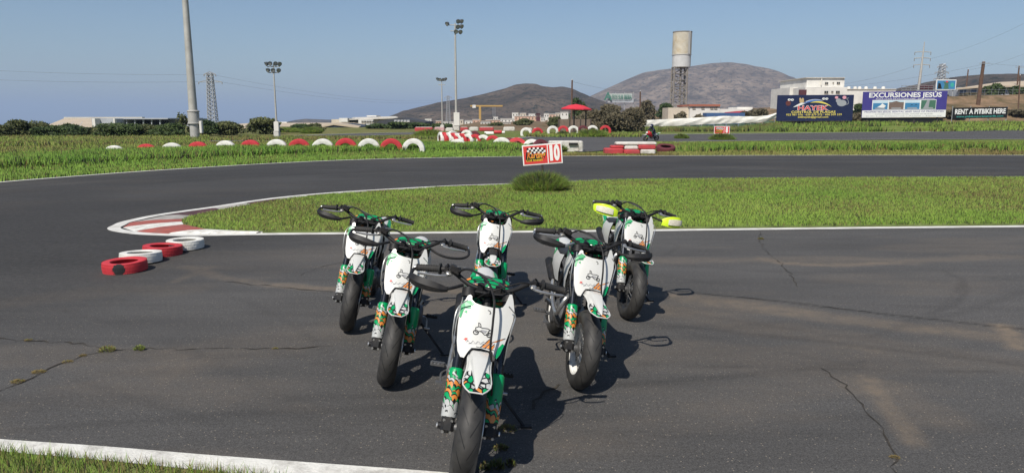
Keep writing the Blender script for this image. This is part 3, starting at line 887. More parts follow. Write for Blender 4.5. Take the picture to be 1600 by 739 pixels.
for z, d in ((.66, .034), (.838, .026)):
    mb.box(fpt(0, z, -.02), (.262, .074, d), ro, bev=.01)
    for x in (-.1, .1): mb.tube([fpt(x, z - .02), fpt(x, z + .02)], .035, 12)
mb.tube([fpt(0, .63, -.045), fpt(0, .86, -.045)], .02, 10)
mb.use(M['silver_metal']); mb.tube([fpt(0, .852, -.045), fpt(0, .868, -.045)], .014, 8)
part('triple_clamp', mb)
mb = MB().use(M['black_plastic'])        # caliper and hose on the disc side
mb.box((.075, .11, .33), (.035, .06, .09), Matrix.Rotation(.4, 3, 'X'), bev=.01); part('brake_caliper', mb)

# number plate: outline in (s, t) on a gently curved board lying along the fork
PB = Vector((0, .088, .612)); PN = Vector((0, -.9075, .42)); PU = Vector((0, .42, .9075))
def plate(s, t, off=0.0):
    s *= 1.24; t = t * 1.05 - .022
    n_ = PN * (.022 - 1.4 * s * s - .35 * max(0, t - .12) ** 2 + off)
    return PB + Vector((s, 0, 0)) + PU * t + n_
PO = [(-.060, -.022), (-.074, -.020), (-.088, .005), (-.097, .05), (-.103, .12), (-.104, .185), (-.098, .225), (-.088, .243), (-.082, .262), (-.074, .268), (-.066, .262), (-.064, .245), (-.050, .232), (-.02, .224), (.02, .221), (.045, .224), (.060, .232), (.068, .25), (.079, .298), (.089, .300), (.098, .270), (.107, .225), (.107, .18), (.098, .12), (.086, .06), (.075, .015), (.064, -.006), (.052, .006), (.045, .022), (.0, .030), (-.038, .026), (-.048, .008)]
def plate_mesh():
    bm = bmesh.new()
    vs = [bm.verts.new((p[0], p[1], 0)) for p in PO]
    bm.faces.new(vs)
    bmesh.ops.triangulate(bm, faces=bm.faces[:])
    for k in range(3): bmesh.ops.subdivide_edges(bm, edges=[e for e in bm.edges if e.calc_length() > .03], cuts=1); bmesh.ops.triangulate(bm, faces=bm.faces[:])
    top = {v: plate(v.co.x, v.co.y) for v in bm.verts}
    for v, p in top.items(): v.co = p
    r_ = bmesh.ops.extrude_face_region(bm, geom=bm.faces[:])
    for g in r_['geom']:
        if isinstance(g, bmesh.types.BMVert): g.co -= PN * .006
    bmesh.ops.recalc_face_normals(bm, faces=bm.faces)
    me = bpy.data.meshes.new('number_plate'); bm.to_mesh(me); bm.free()
    me.materials.append(M['white_plastic']); me.shade_smooth(); me.set_sharp_from_angle(angle=R(40))
    return me
BM['number_plate'] = plate_mesh()
def decal(polys, m, off=.0022):
    mb = MB().use(m)
    for p in polys: mb.add([plate(s, t, off) for s, t in p], [tuple(range(len(p)))])
    return mb
def line2(pts, w):
    out = []
    for (a, b_) in zip(pts[:-1], pts[1:]):
        a, b_ = Vector(a), Vector(b_); t = (b_ - a).normalized(); n_ = Vector((-t.y, t.x)) * w / 2
        out.append([tuple(a + n_ - t * w * .3), tuple(a - n_ - t * w * .3), tuple(b_ - n_ + t * w * .3), tuple(b_ + n_ + t * w * .3)])
    return out
def ring(c, r, w, n_=14):
    o = []
    for k in range(n_):
        a, b_ = 2 * math.pi * k / n_, 2 * math.pi * (k + 1) / n_
        o.append([(c[0] + (r - w) * math.cos(a), c[1] + (r - w) * math.sin(a)), (c[0] + r * math.cos(a), c[1] + r * math.sin(a)), (c[0] + r * math.cos(b_), c[1] + r * math.sin(b_)), (c[0] + (r - w) * math.cos(b_), c[1] + (r - w) * math.sin(b_))])
    return o
part('green_flash', decal([[(-.103, .16), (-.096, .155), (-.090, .19), (-.084, .205), (-.094, .235), (-.102, .215)], [(-.084, .205), (-.058, .218), (-.052, .228), (-.068, .240), (-.094, .235)], [(-.084, .2), (-.062, .203), (-.066, .213)], [(-.088, .185), (-.074, .178), (-.076, .195)]], M['green_plastic']), sm=0)
part('green_corner', decal([[(.055, -.002), (.064, -.004), (.074, .015), (.086, .062), (.078, .066), (.062, .04)]], M['green_plastic'], .0024), sm=0)
bike_ic = ring((-.030, .098), .0115, .004) + ring((.022, .094), .0115, .004) + line2([(-.030, .098), (-.034, .118), (-.022, .126), (-.008, .121), (.012, .122), (.024, .117), (.016, .108), (.022, .094)], .003) + line2([(-.022, .126), (-.025, .142), (-.017, .139), (-.013, .123)], .0028) + line2([(-.030, .098), (-.012, .107), (.004, .092), (.022, .094)], .003)
part('motorbike_emblem', decal(bike_ic, M['black_print'], .0026), sm=0)
part('emblem_shade', decal([[(-.014, .102), (.006, .100), (.012, .112), (-.010, .113)]], M['grey_print'], .0024), sm=0)
sq = [(-.060 + .006 * i, .050 + .007 * math.sin(i * 1.9) + .0005 * i) for i in range(14)]
part('script_lettering', decal(line2(sq, .002) + line2([(-.052, .043), (.012, .052)], .0014), M['grey_print'], .0026), sm=0)
part('star_emblem', decal([[(-.064 + (.010 if k % 2 else .004) * math.sin(k * math.pi / 5), .062 + (.010 if k % 2 else .004) * math.cos(k * math.pi / 5)) for k in range(10)]], M['red_print'], .0026), sm=0)
part('orange_shards', decal([[(.002, .036), (.012, .034), (.034, .072), (.026, .074)], [(.016, .036), (.028, .034), (.040, .058), (.034, .064)], [(.040, .064), (.058, .070), (.084, .088), (.06, .078)], [(.030, .036), (.042, .030), (.050, .05), (.044, .054)], [(.052, .052), (.072, .064), (.060, .056)]], M['orange_print'], .0024), sm=0)
part('black_shards', decal(line2([(-.004, .034), (.030, .080)], .003) + line2([(.014, .032), (.036, .066)], .0025) + line2([(.030, .032), (.048, .058)], .0025) + line2([(.036, .062), (.086, .092)], .0025) + line2([(-.02, .034), (.05, .030)], .002), M['black_print'], .0028), sm=0)
part('small_emblem', decal(line2([(.004, .206), (.012, .203), (.016, .194), (.012, .190)], .003), M['black_print'], .0026), sm=0)
part('badge', decal(line2([(.070, .172), (.088, .166)], .004) + [[(.068, .170), (.080, .178), (.078, .160)]], M['grey_print'], .0026), sm=0)
PLATE_PARTS = ['green_flash', 'green_corner', 'motorbike_emblem', 'emblem_shade', 'script_lettering', 'star_emblem', 'orange_shards', 'black_shards', 'small_emblem']

# front mudguard: (width, y, z) stations from under the plate to the tip
def fender(short=False):
    st = [(.052, .085, .612), (.056, .03, .617), (.054, -.03, .611), (.055, -.085, .600), (.060, -.115, .588), (.064, -.165, .571), (.061, -.205, .556), (.046, -.240, .545), (.028, -.262, .538)]
    if short: st = st[4:]
    rows = []
    mb = MB()
    up, dn = [], []
    for (w, y, z) in st:
        f_ = min(1.0, max(.06, (y + .262) / .16))
        up.append([(w * k, y, z - .30 * w * f_ * abs(k) ** 2.2 - (.012 * f_ if abs(k) == 1 else 0)) for k in (-1, -.85, -.5, 0, .5, .85, 1)])
        dn.append([(p[0] * .93, p[1] + .002, p[2] - .005) for p in up[-1]])
    n0 = len(st)
    for i in range(n0 - 1):
        front = (i >= (4 if not short else 0))
        mb.use(M['fender_kit'] if front else M['white_plastic'])
        o = len(mb.v); mb.grid([up[i], up[i + 1]]); mb.use(M['black_plastic']); mb.grid([dn[i + 1], dn[i]])
    mb.use(M['white_plastic'])
    rim_ = [r_[0] for r_ in up] + [p for p in up[-1][1:-1]] + [r_[-1] for r_ in reversed(up)]
    mb.tube([(p[0], p[1], p[2] + .001) for p in rim_], .0035, 6)
    # raised wedge along the middle
    ys = [(.046, .080, .0), (.048, .02, .012), (.043, -.05, .014), (.034, -.11, .014), (.022, -.165, .013), (.010, -.215, .008), (.004, -.235, .0)]
    if short: ys = [(.030, -.105, .012), (.034, -.14, .013), (.024, -.19, .012), (.008, -.225, .004)]
    rows = []
    for (w, y, dz) in ys:
        z = np.interp(-y, [-s[1] for s in st], [s[2] for s in st])
        rows.append([(-w, y, z - .010), (-w * .8, y, z + dz * .8), (-w * .3, y, z + dz), (w * .3, y, z + dz), (w * .8, y, z + dz * .8), (w, y, z - .010)])
    mb.grid(rows)
    if short:
        mb.use(M['black_plastic']); mb.box((0, -.03, .605), (.07, .16, .02), Matrix.Rotation(.1, 3, 'X'), bev=.008)
    return mb
part('front_mudguard', fender()); part('front_mudguard_short', fender(True))

# bars
BAR = [(-.375, .372, .900), (-.25, .345, .918), (-.195, .325, .920), (-.11, .292, .876), (-.05, .285, .866), (.05, .285, .866), (.11, .292, .876), (.195, .325, .920), (.25, .345, .918), (.375, .372, .900)]
mb = MB().use(M['black_plastic']); mb.tube(smooth(BAR, 3), .0125, 10)
for x in (-.045, .045): mb.box((x, .290, .868), (.035, .05, .05), bev=.008)
part('handlebar', mb)
for sgn, nm in ((-1, 'r'), (1, 'l')):
    mb = MB().use(M['rubber'])
    d = Vector((sgn * .125, .027, -.018)); p0 = Vector((sgn * .255, .346, .918))
    for k in range(9): pass
    mb.tube([p0 + d * t for t in (0, .02, .08, .1, .94, .96, 1.0)], [.020, .029, .029, .0175, .0175, .020, .019], 14)
    for k in range(7): mb.tube([p0 + d * (.2 + .1 * k), p0 + d * (.235 + .1 * k)], .0186, 14)
    part('grip_' + nm, mb)
    mb = MB().use(M['silver_metal'])
    mb.curve([(sgn * .205, .295, .905), (sgn * .235, .268, .902), (sgn * .29, .272, .896), (sgn * .365, .300, .890)], [.007] * 18 + [.0075], 6)
    mb.box((sgn * .212, .308, .910), (.035, .035, .02), bev=.006)
    part('lever_' + nm, mb)
mb = MB().use(M['black_plastic']); mb.box((-.185, .300, .936), (.062, .046, .036), Matrix.Rotation(.35, 3, 'Y'), bev=.007); mb.box((-.225, .335, .924), (.03, .045, .05), bev=.01)
part('brake_reservoir', mb)
mb = MB().use(M['black_plastic']); mb.box((.222, .332, .924), (.028, .042, .044), bev=.009); part('switch_block', mb)
# hoses
mb = MB().use(M['black_plastic'])
mb.curve([(-.175, .29, .925), (-.12, .22, .965), (-.03, .15, .945), (.022, .10, .87), (.034, .048, .76), (.040, .030, .66), (.062, .02, .56), (.082, .03, .44), (.085, .09, .36)], .0058, 7)
part('brake_hose', mb)
mb = MB().use(M['engine_metal'])
mb.curve([(-.215, .335, .93), (-.15, .27, .96), (-.05, .24, .945), (.06, .25, .90), (.09, .32, .82), (.06, .45, .72)], .0045, 6)
part('throttle_cable', mb)
mb = MB().use(M['black_plastic'])
mb.curve([(.215, .32, .92), (.15, .24, .935), (.06, .22, .90), (-.05, .27, .82), (-.06, .42, .70)], .0045, 6)
part('clutch_cable', mb)
# hand guards
def guard(sgn, shield, bar, lime=False):
    mb = MB().use(bar)
    path = [(sgn * .382, .372, .899), (sgn * .396, .335, .890), (sgn * .392, .270, .872), (sgn * .352, .212, .858), (sgn * .27, .190, .852), (sgn * .20, .205, .858), (sgn * .135, .268, .872)]
    q = smooth(path, 5); mb.tube(q, .0085, 7)
    mb.use(M['silver_metal']); mb.tube([(sgn * .372, .372, .900), (sgn * .392, .374, .897)], .014, 8)
    if shield is None: return mb
    mb.use(shield)
    lo, hi = [], []
    seg_ = q[8:26]
    for i, p in enumerate(seg_):
        t = i / (len(seg_) - 1); hgt = (.010 + .030 * math.sin(math.pi * min(1, t * 1.05)) ** .8) if not lime else .012 + .048 * math.sin(math.pi * t ** 1.3) ** .8
        fw = Vector((p.x * .02, -.014, 0))
        lo.append(p + fw + Vector((0, 0, -.014 - (.02 if lime else 0)))); hi.append(p + fw + Vector((0, .008, hgt)))
    rows = [[a, a.lerp(b_, .5) + Vector((sgn * .004, -.010, 0)), b_] for a, b_ in zip(lo, hi)]
    mb.grid(rows); mb.grid([[p + Vector((-sgn * .003, .006, 0)) for p in r_] for r_ in rows])
    if lime:
        mb.use(M['lime_mesh'])
        sub = [[a.lerp(b_, .22) + Vector((sgn * .006, -.014, 0)), a.lerp(b_, .5) + Vector((sgn * .007, -.0165, 0)), a.lerp(b_, .78) + Vector((sgn * .006, -.012, 0))] for a, b_ in zip(lo, hi)]
        mb.grid(sub[4:-3])
    return mb
part('guard_r', guard(-1, M['black_plastic'], M['black_plastic'])); part('guard_l', guard(1, M['black_plastic'], M['black_plastic']))
part('guard_r_silver', guard(-1, M['black_plastic'], M['silver_metal'])); part('guard_bare_l', guard(1, None, M['black_plastic']))
part('guard_r_lime', guard(-1, M['lime_plastic'], M['black_plastic'], True)); part('guard_l_lime', guard(1, M['lime_plastic'], M['black_plastic'], True))

# body
def ring_at(y, zc, w, h, n_=14, p=2.6, dx=0.0):
    o = []
    for k in range(n_):
        a = 2 * math.pi * k / n_; c, s_ = math.cos(a), math.sin(a)
        o.append((dx + w * math.copysign(abs(c) ** (2 / p), c), y, zc + h * math.copysign(abs(s_) ** (2 / p), s_)))
    return o
mb = MB().use(M['tank_kit']); mb.loft([ring_at(.365, .800, .085, .040), ring_at(.385, .815, .122, .058), ring_at(.45, .825, .132, .070), ring_at(.54, .790, .105, .055), ring_at(.62, .755, .07, .040)])
mb.use(M['green_plastic']); mb.loft([ring_at(.338, .742, .088, .030), ring_at(.40, .74, .118, .045), ring_at(.5, .735, .112, .045), ring_at(.58, .73, .08, .035)])
part('fuel_tank', mb)
mb = MB().use(M['black_plastic']); mb.lathe([(0, .893), (.022, .893), (.027, .888), (.027, .865), (0, .865)], c=(-.02, .45, 0), axis='Z', seg=14); part('filler_cap', mb)
for sgn, nm in ((-1, 'shroud_r'), (1, 'shroud_l')):
    mb = MB().use(M['white_plastic'])
    P_ = lambda x, y, z: Vector((sgn * x, y, z))
    rows = [[P_(.118, .24, .775), P_(.135, .26, .70), P_(.135, .30, .61), P_(.118, .36, .535)],
            [P_(.125, .32, .785), P_(.142, .33, .71), P_(.142, .36, .63), P_(.125, .41, .56)],
            [P_(.122, .43, .790), P_(.132, .44, .72), P_(.132, .46, .66), P_(.118, .49, .61)],
            [P_(.105, .56, .780), P_(.108, .56, .73), P_(.108, .57, .69), P_(.10, .58, .66)]]
    mb.grid(rows[:3]); mb.use(M['green_plastic']); mb.grid(rows[2:]); mb.use(M['black_plastic']); mb.grid([[p - Vector((sgn * .008, 0, 0)) for p in r_] for r_ in rows])
    part(nm, mb)
    mb = MB().use(M['white_plastic'])
    rows = [[P_(.10, .72, .715), P_(.116, .73, .65), P_(.114, .76, .57), P_(.10, .80, .50)], [P_(.105, .88, .690), P_(.124, .90, .63), P_(.122, .92, .55), P_(.11, .94, .49)], [P_(.10, 1.06, .690), P_(.118, 1.08, .64), P_(.116, 1.10, .57), P_(.10, 1.11, .52)], [P_(.075, 1.22, .70), P_(.09, 1.24, .66), P_(.088, 1.25, .62), P_(.075, 1.25, .58)]]
    mb.grid(rows[:3]); mb.use(M['green_plastic']); mb.grid(rows[2:]); mb.use(M['black_plastic']); mb.grid([[p - Vector((sgn * .008, 0, 0)) for p in r_] for r_ in rows])
    part('side_panel_' + nm[-1], mb)
mb = MB().use(M['seat_vinyl']); mb.loft([ring_at(.535, .785, .050, .022), ring_at(.60, .765, .082, .030), ring_at(.75, .715, .095, .035), ring_at(.95, .690, .100, .035), ring_at(1.12, .690, .088, .030), ring_at(1.19, .695, .06, .016)]); part('seat', mb)
mb = MB()
st = [(.095, 1.08, .690), (.098, 1.20, .705), (.092, 1.30, .722), (.078, 1.38, .735), (.05, 1.43, .738)]
up = [[(w * k, y, z - .38 * w * abs(k) ** 2.4) for k in (-1, -.8, -.4, 0, .4, .8, 1)] for (w, y, z) in st]
mb.use(M['white_plastic']); mb.grid(up); mb.use(M['black_plastic']); mb.grid([[(p[0] * .95, p[1], p[2] - .006) for p in r_] for r_ in up])
mb.use(M['green_plastic'])
for s_ in (-1, 1): mb.grid([[(s_ * .66 * w, y, z - .10 * w + .003), (s_ * .98 * w, y, z - .34 * w + .004)] for (w, y, z) in st[:4]])
part('rear_mudguard', mb)
mb = MB().use(M['frame_paint'])
mb.tube([(0, .30, .62), (0, .335, .80)], .028, 12)
for s_ in (-1, 1):
    mb.curve([(s_ * .02, .33, .745), (s_ * .075, .45, .69), (s_ * .095, .66, .58), (s_ * .085, .80, .44), (s_ * .08, .82, .30)], .017, 9)
    mb.curve([(s_ * .015, .315, .66), (s_ * .06, .40, .50), (s_ * .075, .45, .34), (s_ * .075, .55, .235), (s_ * .08, .78, .235)], .014, 9)
    mb.curve([(s_ * .09, .68, .60), (s_ * .085, .9, .62), (s_ * .07, 1.2, .66)], .011, 8)
    mb.tube([(s_ * .085, .82, .40), (s_ * .075, 1.05, .63)], .010, 8)
part('frame', mb)
mb = MB().use(M['frame_paint'])
for s_ in (-1, 1):
    mb.tube([(s_ * .06, .80, .30), (s_ * .085, .92, .285), (s_ * .088, WB + .03, WR)], [.02, .019, .016], 8)
mb.box((0, .88, .29), (.15, .05, .05), bev=.01); mb.tube([(-.11, WB, WR), (.11, WB, WR)], .010, 8)
part('swing_arm', mb)
mb = MB().use(M['silver_metal']); rows = [(0, .72 + .012 * k / 4, .60 - .012 * k) for k in range(20)]
hel = [(.038 * math.cos(k * .9), .76 + .20 * k / 50 + .015 * math.sin(k * .9), .62 - .28 * k / 50 + .034 * math.sin(k * .9)) for k in range(51)]
mb.tube(hel, .006, 5); mb.use(M['black_plastic']); mb.tube([(0, .75, .64), (0, .97, .32)], .02, 8)
part('rear_shock', mb)
mb = MB().use(M['engine_metal'])
mb.loft([ring_at(.50, .30, .085, .06), ring_at(.54, .30, .115, .085), ring_at(.70, .30, .12, .095), ring_at(.80, .31, .105, .075), ring_at(.83, .31, .07, .05)])
for s_ in (-1, 1): mb.lathe([(0, s_ * .135), (.05, s_ * .135), (.075, s_ * .128), (.08, s_ * .11)], c=(0, .66, .295), seg=20)
part('engine_case', mb)
mb = MB().use(M['engine_metal'])
ca = Matrix.Rotation(R(-28), 3, 'X')
for k in range(8):
    mb.box(Vector((0, .57, .385)) + ca @ Vector((0, 0, .022 * k)), (.125, .12, .010), ca, bev=.003)
mb.box(Vector((0, .57, .46)), (.10, .095, .20), ca, bev=.01)
mb.box(Vector((0, .57, .385)) + ca @ Vector((0, 0, .20)), (.12, .13, .045), ca, bev=.012)
part('cylinder', mb)
mb = MB().use(M['silver_metal'])
mb.curve([(-.03, .53, .50), (-.05, .42, .50), (-.10, .355, .48), (-.128, .37, .40), (-.132, .45, .345), (-.132, .62, .36), (-.125, .80, .42), (-.12, .92, .49)], .0135, 10)
mb.use(M['black_plastic']); mb.tube([(-.12, .90, .48), (-.122, .93, .49), (-.128, 1.20, .57), (-.128, 1.22, .575)], [.018, .030, .032, .022], 14)
part('exhaust', mb)
for sgn, nm in ((-1, 'r'), (1, 'l')):
    mb = MB().use(M['black_plastic'] if sgn > 0 else M['engine_metal'])
    mb.tube([(sgn * .07, .78, .25), (sgn * .16, .78, .262)], .010, 7); mb.box((sgn * .20, .775, .268), (.085, .045, .02), bev=.004)
    for k in range(4): mb.box((sgn * (.17 + .02 * k), .755, .281), (.008, .008, .012))
    part('footpeg_' + nm, mb)
    mb = MB().use(M['silver_metal'])      # slim bracket that stays the plate to the fork
    mb.curve([(sgn * .100, .135, .835), (sgn * .138, .15, .79), (sgn * (.148 if sgn < 0 else .132), .13, .73), (sgn * (.142 if sgn < 0 else .124), .12, .64), (sgn * .122, .12, .57), (sgn * .112, .13, .52)], .0032, 6)
    part('plate_stay_' + nm, mb)
mb = MB().use(M['silver_metal']); mb.curve([(.13, .70, .28), (.165, .68, .27), (.18, .55, .24)], .007, 6); mb.tube([(.165, .545, .24), (.205, .545, .24)], .008, 6); part('gear_lever', mb)
mb = MB().use(M['engine_metal']); mb.curve([(-.13, .74, .26), (-.17, .68, .25), (-.165, .56, .24)], .007, 6); mb.box((-.175, .55, .245), (.04, .03, .01)); part('brake_pedal', mb)

FRONT = [('fork_leg_r', 'fork_leg', [('fork_leg_r_guard', 'fork_guard'), ('fork_leg_r_foot', 'axle_clamp')]), ('fork_leg_l', 'fork_leg', [('fork_leg_l_guard', 'fork_guard'), ('fork_leg_l_foot', 'axle_clamp')]),
         ('triple_clamp', 'triple_clamp', []), ('brake_caliper', 'brake_caliper', []), ('number_plate', 'number_plate', [(p, p) for p in PLATE_PARTS]),
         ('handlebar', 'handlebar', [('grip_r', 'grip'), ('grip_l', 'grip'), ('lever_r', 'brake_lever'), ('lever_l', 'clutch_lever'), ('brake_reservoir', 'brake_reservoir'), ('switch_block', 'switch_block')]),
         ('brake_hose', 'brake_hose', []), ('throttle_cable', 'throttle_cable', []), ('clutch_cable', 'clutch_cable', []), ('plate_stay_r', 'plate_stay', []), ('plate_stay_l', 'plate_stay', [])]
BODY = [('frame', 'frame', []), ('swing_arm', 'swing_arm', []), ('rear_shock', 'rear_shock', []), ('engine_case', 'engine', [('cylinder', 'cylinder'), ('exhaust', 'exhaust')]),
        ('fuel_tank', 'fuel_tank', [('filler_cap', 'filler_cap')]), ('shroud_r', 'shroud', []), ('shroud_l', 'shroud', []), ('seat', 'seat', []), ('rear_mudguard', 'rear_mudguard', []),
        ('side_panel_r', 'side_panel', []), ('side_panel_l', 'side_panel', []), ('footpeg_r', 'footpeg', []), ('footpeg_l', 'footpeg', []), ('gear_lever', 'gear_lever', []), ('brake_pedal', 'brake_pedal', [])]
def pit_bike(name, loc, yaw, lean, steer, label, rim='black_rim', guards=(), short=False, group=None, stand=True):
    root = empty(name, loc, (0, lean, yaw))
    tag(root, label, 'motorbike', group)
    MS = Matrix.Translation(SP) @ Matrix.Rotation(steer, 4, AX) @ Matrix.Translation(-SP)
    def put(key, nm, par, mtx=None):
        o = ob(nm, BM[key], par)
        if mtx is not None: o.matrix_basis = mtx
        return o
    for key, nm, subs in FRONT + [('front_mudguard_short' if short else 'front_mudguard', 'front_mudguard', [])] + [(g, 'hand_guard', []) for g in guards]:
        o = put(key, nm, root, MS)
        for k2, n2 in subs:
            if k2 == 'badge': continue
            put(k2, n2, o)
    w = put('hub', 'front_wheel', root, MS @ Matrix.Translation((0, 0, WR)))
    for k2, n2 in (('tyre', 'tyre'), (rim, 'rim'), ('brake_disc', 'brake_disc')): put(k2, n2, w)
    w = put('hub', 'rear_wheel', root, Matrix.Translation((0, WB, WR)))
    for k2, n2 in (('tyre', 'tyre'), (rim, 'rim')): put(k2, n2, w)
    for key, nm, subs in BODY:
        o = put(key, nm, root)
        for k2, n2 in subs: put(k2, n2, o)
    if stand:
        mb = MB().use(M['black_plastic'])
        f = Vector((.33, .56, .33 * math.tan(lean) + .006))
        mb.tube([(.085, .70, .255), (.12, .69, .24), f], [.012, .010, .009], 8)
        mb.box(f + Vector((.012, 0, .002)), (.06, .035, .012), Matrix.Rotation(-lean, 3, 'Y'))
        mb.build('side_stand', None, root)
    return root
BG = 'pit bikes parked in an arrow on the asphalt'
pit_bike('pit_bike', G(718, 747), R(2), R(10), R(-1), 'white pit bike at the point of the arrow, its left hand guard missing', 'black_rim', ('guard_r',), group=BG)
pit_bike('pit_bike', G(603, 600), R(2), R(9.5), R(4), 'white pit bike with white rims and a bare bar on its left grip', 'white_rim', ('guard_r', 'guard_bare_l'), group=BG)
pit_bike('pit_bike', G(900, 604), R(4), R(9.5), R(3), 'white pit bike with white rims and black guards at both grips', 'white_rim', ('guard_r_silver', 'guard_l'), group=BG)
pit_bike('pit_bike', G(543, 516), R(2), R(9), R(5), 'white pit bike with black rims standing behind the white-rimmed one with a bare guard bar', 'black_rim', ('guard_r',), group=BG)
pit_bike('pit_bike', G(978, 497), R(3), R(9), R(5), 'white pit bike with lime green mesh hand guards', 'black_rim', ('guard_r_lime', 'guard_l_lime'), short=True, group=BG)
pit_bike('pit_bike', G(757, 503), R(1), R(7), R(1), 'white pit bike standing straight behind the leading bike, with a short front mudguard', 'black_rim', ('guard_r', 'guard_l'), short=True, group=BG)
# ---------------------------------------------------------------- second loop of the circuit beyond the verge
def strip(name, near, far_, z=.03):
    a = smooth([G(*p) for p in near], 8); c = smooth([G(*p) for p in far_], 8)
    mb = MB(); rows = []
    for p, q in zip(a, c): rows.append([Vector((v.x, v.y, max(z, Tz(v.x, v.y) + .02))) for v in (p.lerp(q, t) for t in np.linspace(0, 1, 5))])
    mb.grid(rows)
    return tag(mb.build(name, M['asphalt'], smooth_deg=0), kind='structure'), a, c
_, n1, f1 = strip('race_track', [(905, 238.5), (940, 236.5), (985, 230), (1040, 223.5), (1150, 221), (1300, 219.5), (1450, 218.5), (1600, 218), (1900, 217)],
                  [(800, 216.5), (850, 214.2), (910, 212.8), (1000, 211.2), (1100, 210), (1250, 208.5), (1400, 207), (1600, 205.2), (1900, 204)])
_, n2, f2 = strip('race_track', [(250, 221), (330, 221.5), (430, 219.2), (520, 214.6), (600, 211.6), (680, 209.6), (720, 209)], [(250, 215), (340, 217.4), (430, 214.2), (520, 210.4), (600, 208.3), (680, 207.2), (720, 207)], .028)
_, n3, f3 = strip('race_track', [(420, 229), (480, 227), (560, 224.5), (640, 223)], [(400, 221), (480, 221.2), (560, 219.5), (650, 218)], .026)
def zline(line, w, z=.04, name='track_edge_line', m='line_paint'):
    tag(ribbon(name, [(p.x, p.y) for p in line], w, lambda x, y: max(z, Tz(x, y) + .035), M[m]), kind='structure')
zline(n1[24:], .22); zline(f1, .35); zline(f2, .3); zline(n2, .3); zline(f3, .22, .036)

# ---------------------------------------------------------------- tyres
M['tyre_red'] = mat('tyre_red_paint', (.52, .035, .045), .6, var=.12, scale=6, dirt=(.22, .03, .03), dscale=4, damt=.5, bump=.25, bscale=30)
M['tyre_white'] = mat('tyre_white_paint', (.72, .71, .66), .65, var=.06, scale=6, dirt=(.33, .31, .26), dscale=5, damt=.6, bump=.25, bscale=30)
M['tyre_maroon'] = mat('tyre_faded_red_paint', (.12, .022, .03), .7, var=.2, scale=6, dirt=(.05, .03, .03), dscale=4, damt=.6)
def tyre_worn(c):
    m, n, l, b = _mat('tyre_worn_paint')
    tc = n.new('ShaderNodeTexCoord'); nz = n.new('ShaderNodeTexNoise'); nz.inputs['Scale'].default_value = 5.5; nz.inputs['Detail'].default_value = 7; nz.inputs['Roughness'].default_value = .7
    l.new(tc.outputs['Object'], nz.inputs['Vector'])
    vd = n.new('ShaderNodeVectorMath'); vd.operation = 'DISTANCE'; vd.inputs[1].default_value = (.045, -.222, .0); l.new(tc.outputs['Object'], vd.inputs[0])
    nz.inputs['Scale'].default_value = 22
    ma = n.new('ShaderNodeMath'); ma.operation = 'MULTIPLY_ADD'; ma.inputs[1].default_value = .10; l.new(nz.outputs[0], ma.inputs[0]); l.new(vd.outputs['Value'], ma.inputs[2])
    g = n.new('ShaderNodeMath'); g.operation = 'LESS_THAN'; g.inputs[1].default_value = .115; l.new(ma.outputs[0], g.inputs[0])
    mx = n.new('ShaderNodeMix'); mx.data_type = 'RGBA'; mx.inputs[6].default_value = rgb(c); mx.inputs[7].default_value = (.02, .02, .02, 1)
    l.new(g.outputs[0], mx.inputs[0]); l.new(mx.outputs[2], b.inputs['Base Color']); b.inputs['Roughness'].default_value = .65
    bp = n.new('ShaderNodeBump'); bp.inputs['Strength'].default_value = .4; bp.inputs['Distance'].default_value = .01; l.new(nz.outputs[0], bp.inputs['Height']); l.new(bp.outputs[0], b.inputs['Normal'])
    return m
def tyre_shape(Ro, wid, Ri, seg=40, blocks=0, mb=None):
    mb = mb or MB(); h = wid / 2
    mb.lathe([(Ri, -h * .72), (Ri + .02 * Ro, -h * .9), (Ri + (Ro - Ri) * .45, -h), (Ro * .955, -h * .92), (Ro * .99, -h * .74), (Ro, -h * .4), (Ro, h * .4), (Ro * .99, h * .74), (Ro * .955, h * .92), (Ri + (Ro - Ri) * .45, h), (Ri + .02 * Ro, h * .9), (Ri, h * .72), (Ri * 1.04, h * .6), (Ro * .9, h * .55), (Ro * .93, 0), (Ro * .9, -h * .55), (Ri * 1.04, -h * .6)], axis='Z', seg=seg, closed=True)
    for k in range(blocks):              # shoulder and crown tread blocks
        a = 2 * math.pi * k / blocks
        for z, s_ in ((-h * .72, .8), (-h * .25, 1), (h * .25, 1), (h * .72, .8)):
            r_ = Ro * (1.0 if s_ == 1 else .985); a2 = a + (.5 * 2 * math.pi / blocks if z > 0 else 0)
            mb.box((r_ * math.cos(a2), r_ * math.sin(a2), z), (Ro * .022, Ro * 2 * math.pi / blocks * .74, h * .40), Matrix.Rotation(a2, 3, 'Z'))
    return mb
small = tyre_shape(.228, .118, .142, 48, 60)
cols = [('tyre_worn', 'red-painted tyre with a bare black patch, end of the loose row away from the kerb'), ('tyre_white', 'white-painted tyre lying between the two red tyres'), ('tyre_red', 'red-painted tyre lying between the two white tyres'), ('tyre_white', 'white-painted tyre at the kerb end of the loose row')]
M['tyre_worn'] = tyre_worn((.52, .035, .045))
for k, (p, (m_, lab)) in enumerate(zip([(196, 423), (221, 409.5), (255, 397.5), (290, 388.5)], cols)):
    o = ob('tyre', small.mesh('tyre', M[m_]))
    g = G(*p); o.location = (g.x, g.y, .0595 + (.008 if k % 2 else .002)); o.rotation_euler = (R([1.5, -1, 2, 0][k]), R([-1, 2.5, -1.5, 0][k]), k * 1.3)
    tag(o, lab, 'tyre', 'loose painted tyres on the asphalt')
big_w = tyre_shape(.53, .30, .30, 40, 0).mesh('truck_tyre_white', M['tyre_white'])
big_r = tyre_shape(.53, .30, .30, 40, 0).mesh('truck_tyre_red', M['tyre_red'])
big_m = tyre_shape(.53, .30, .30, 40, 0).mesh('truck_tyre_maroon', M['tyre_maroon'])
TB = {'w': big_w, 'r': big_r, 'm': big_m}
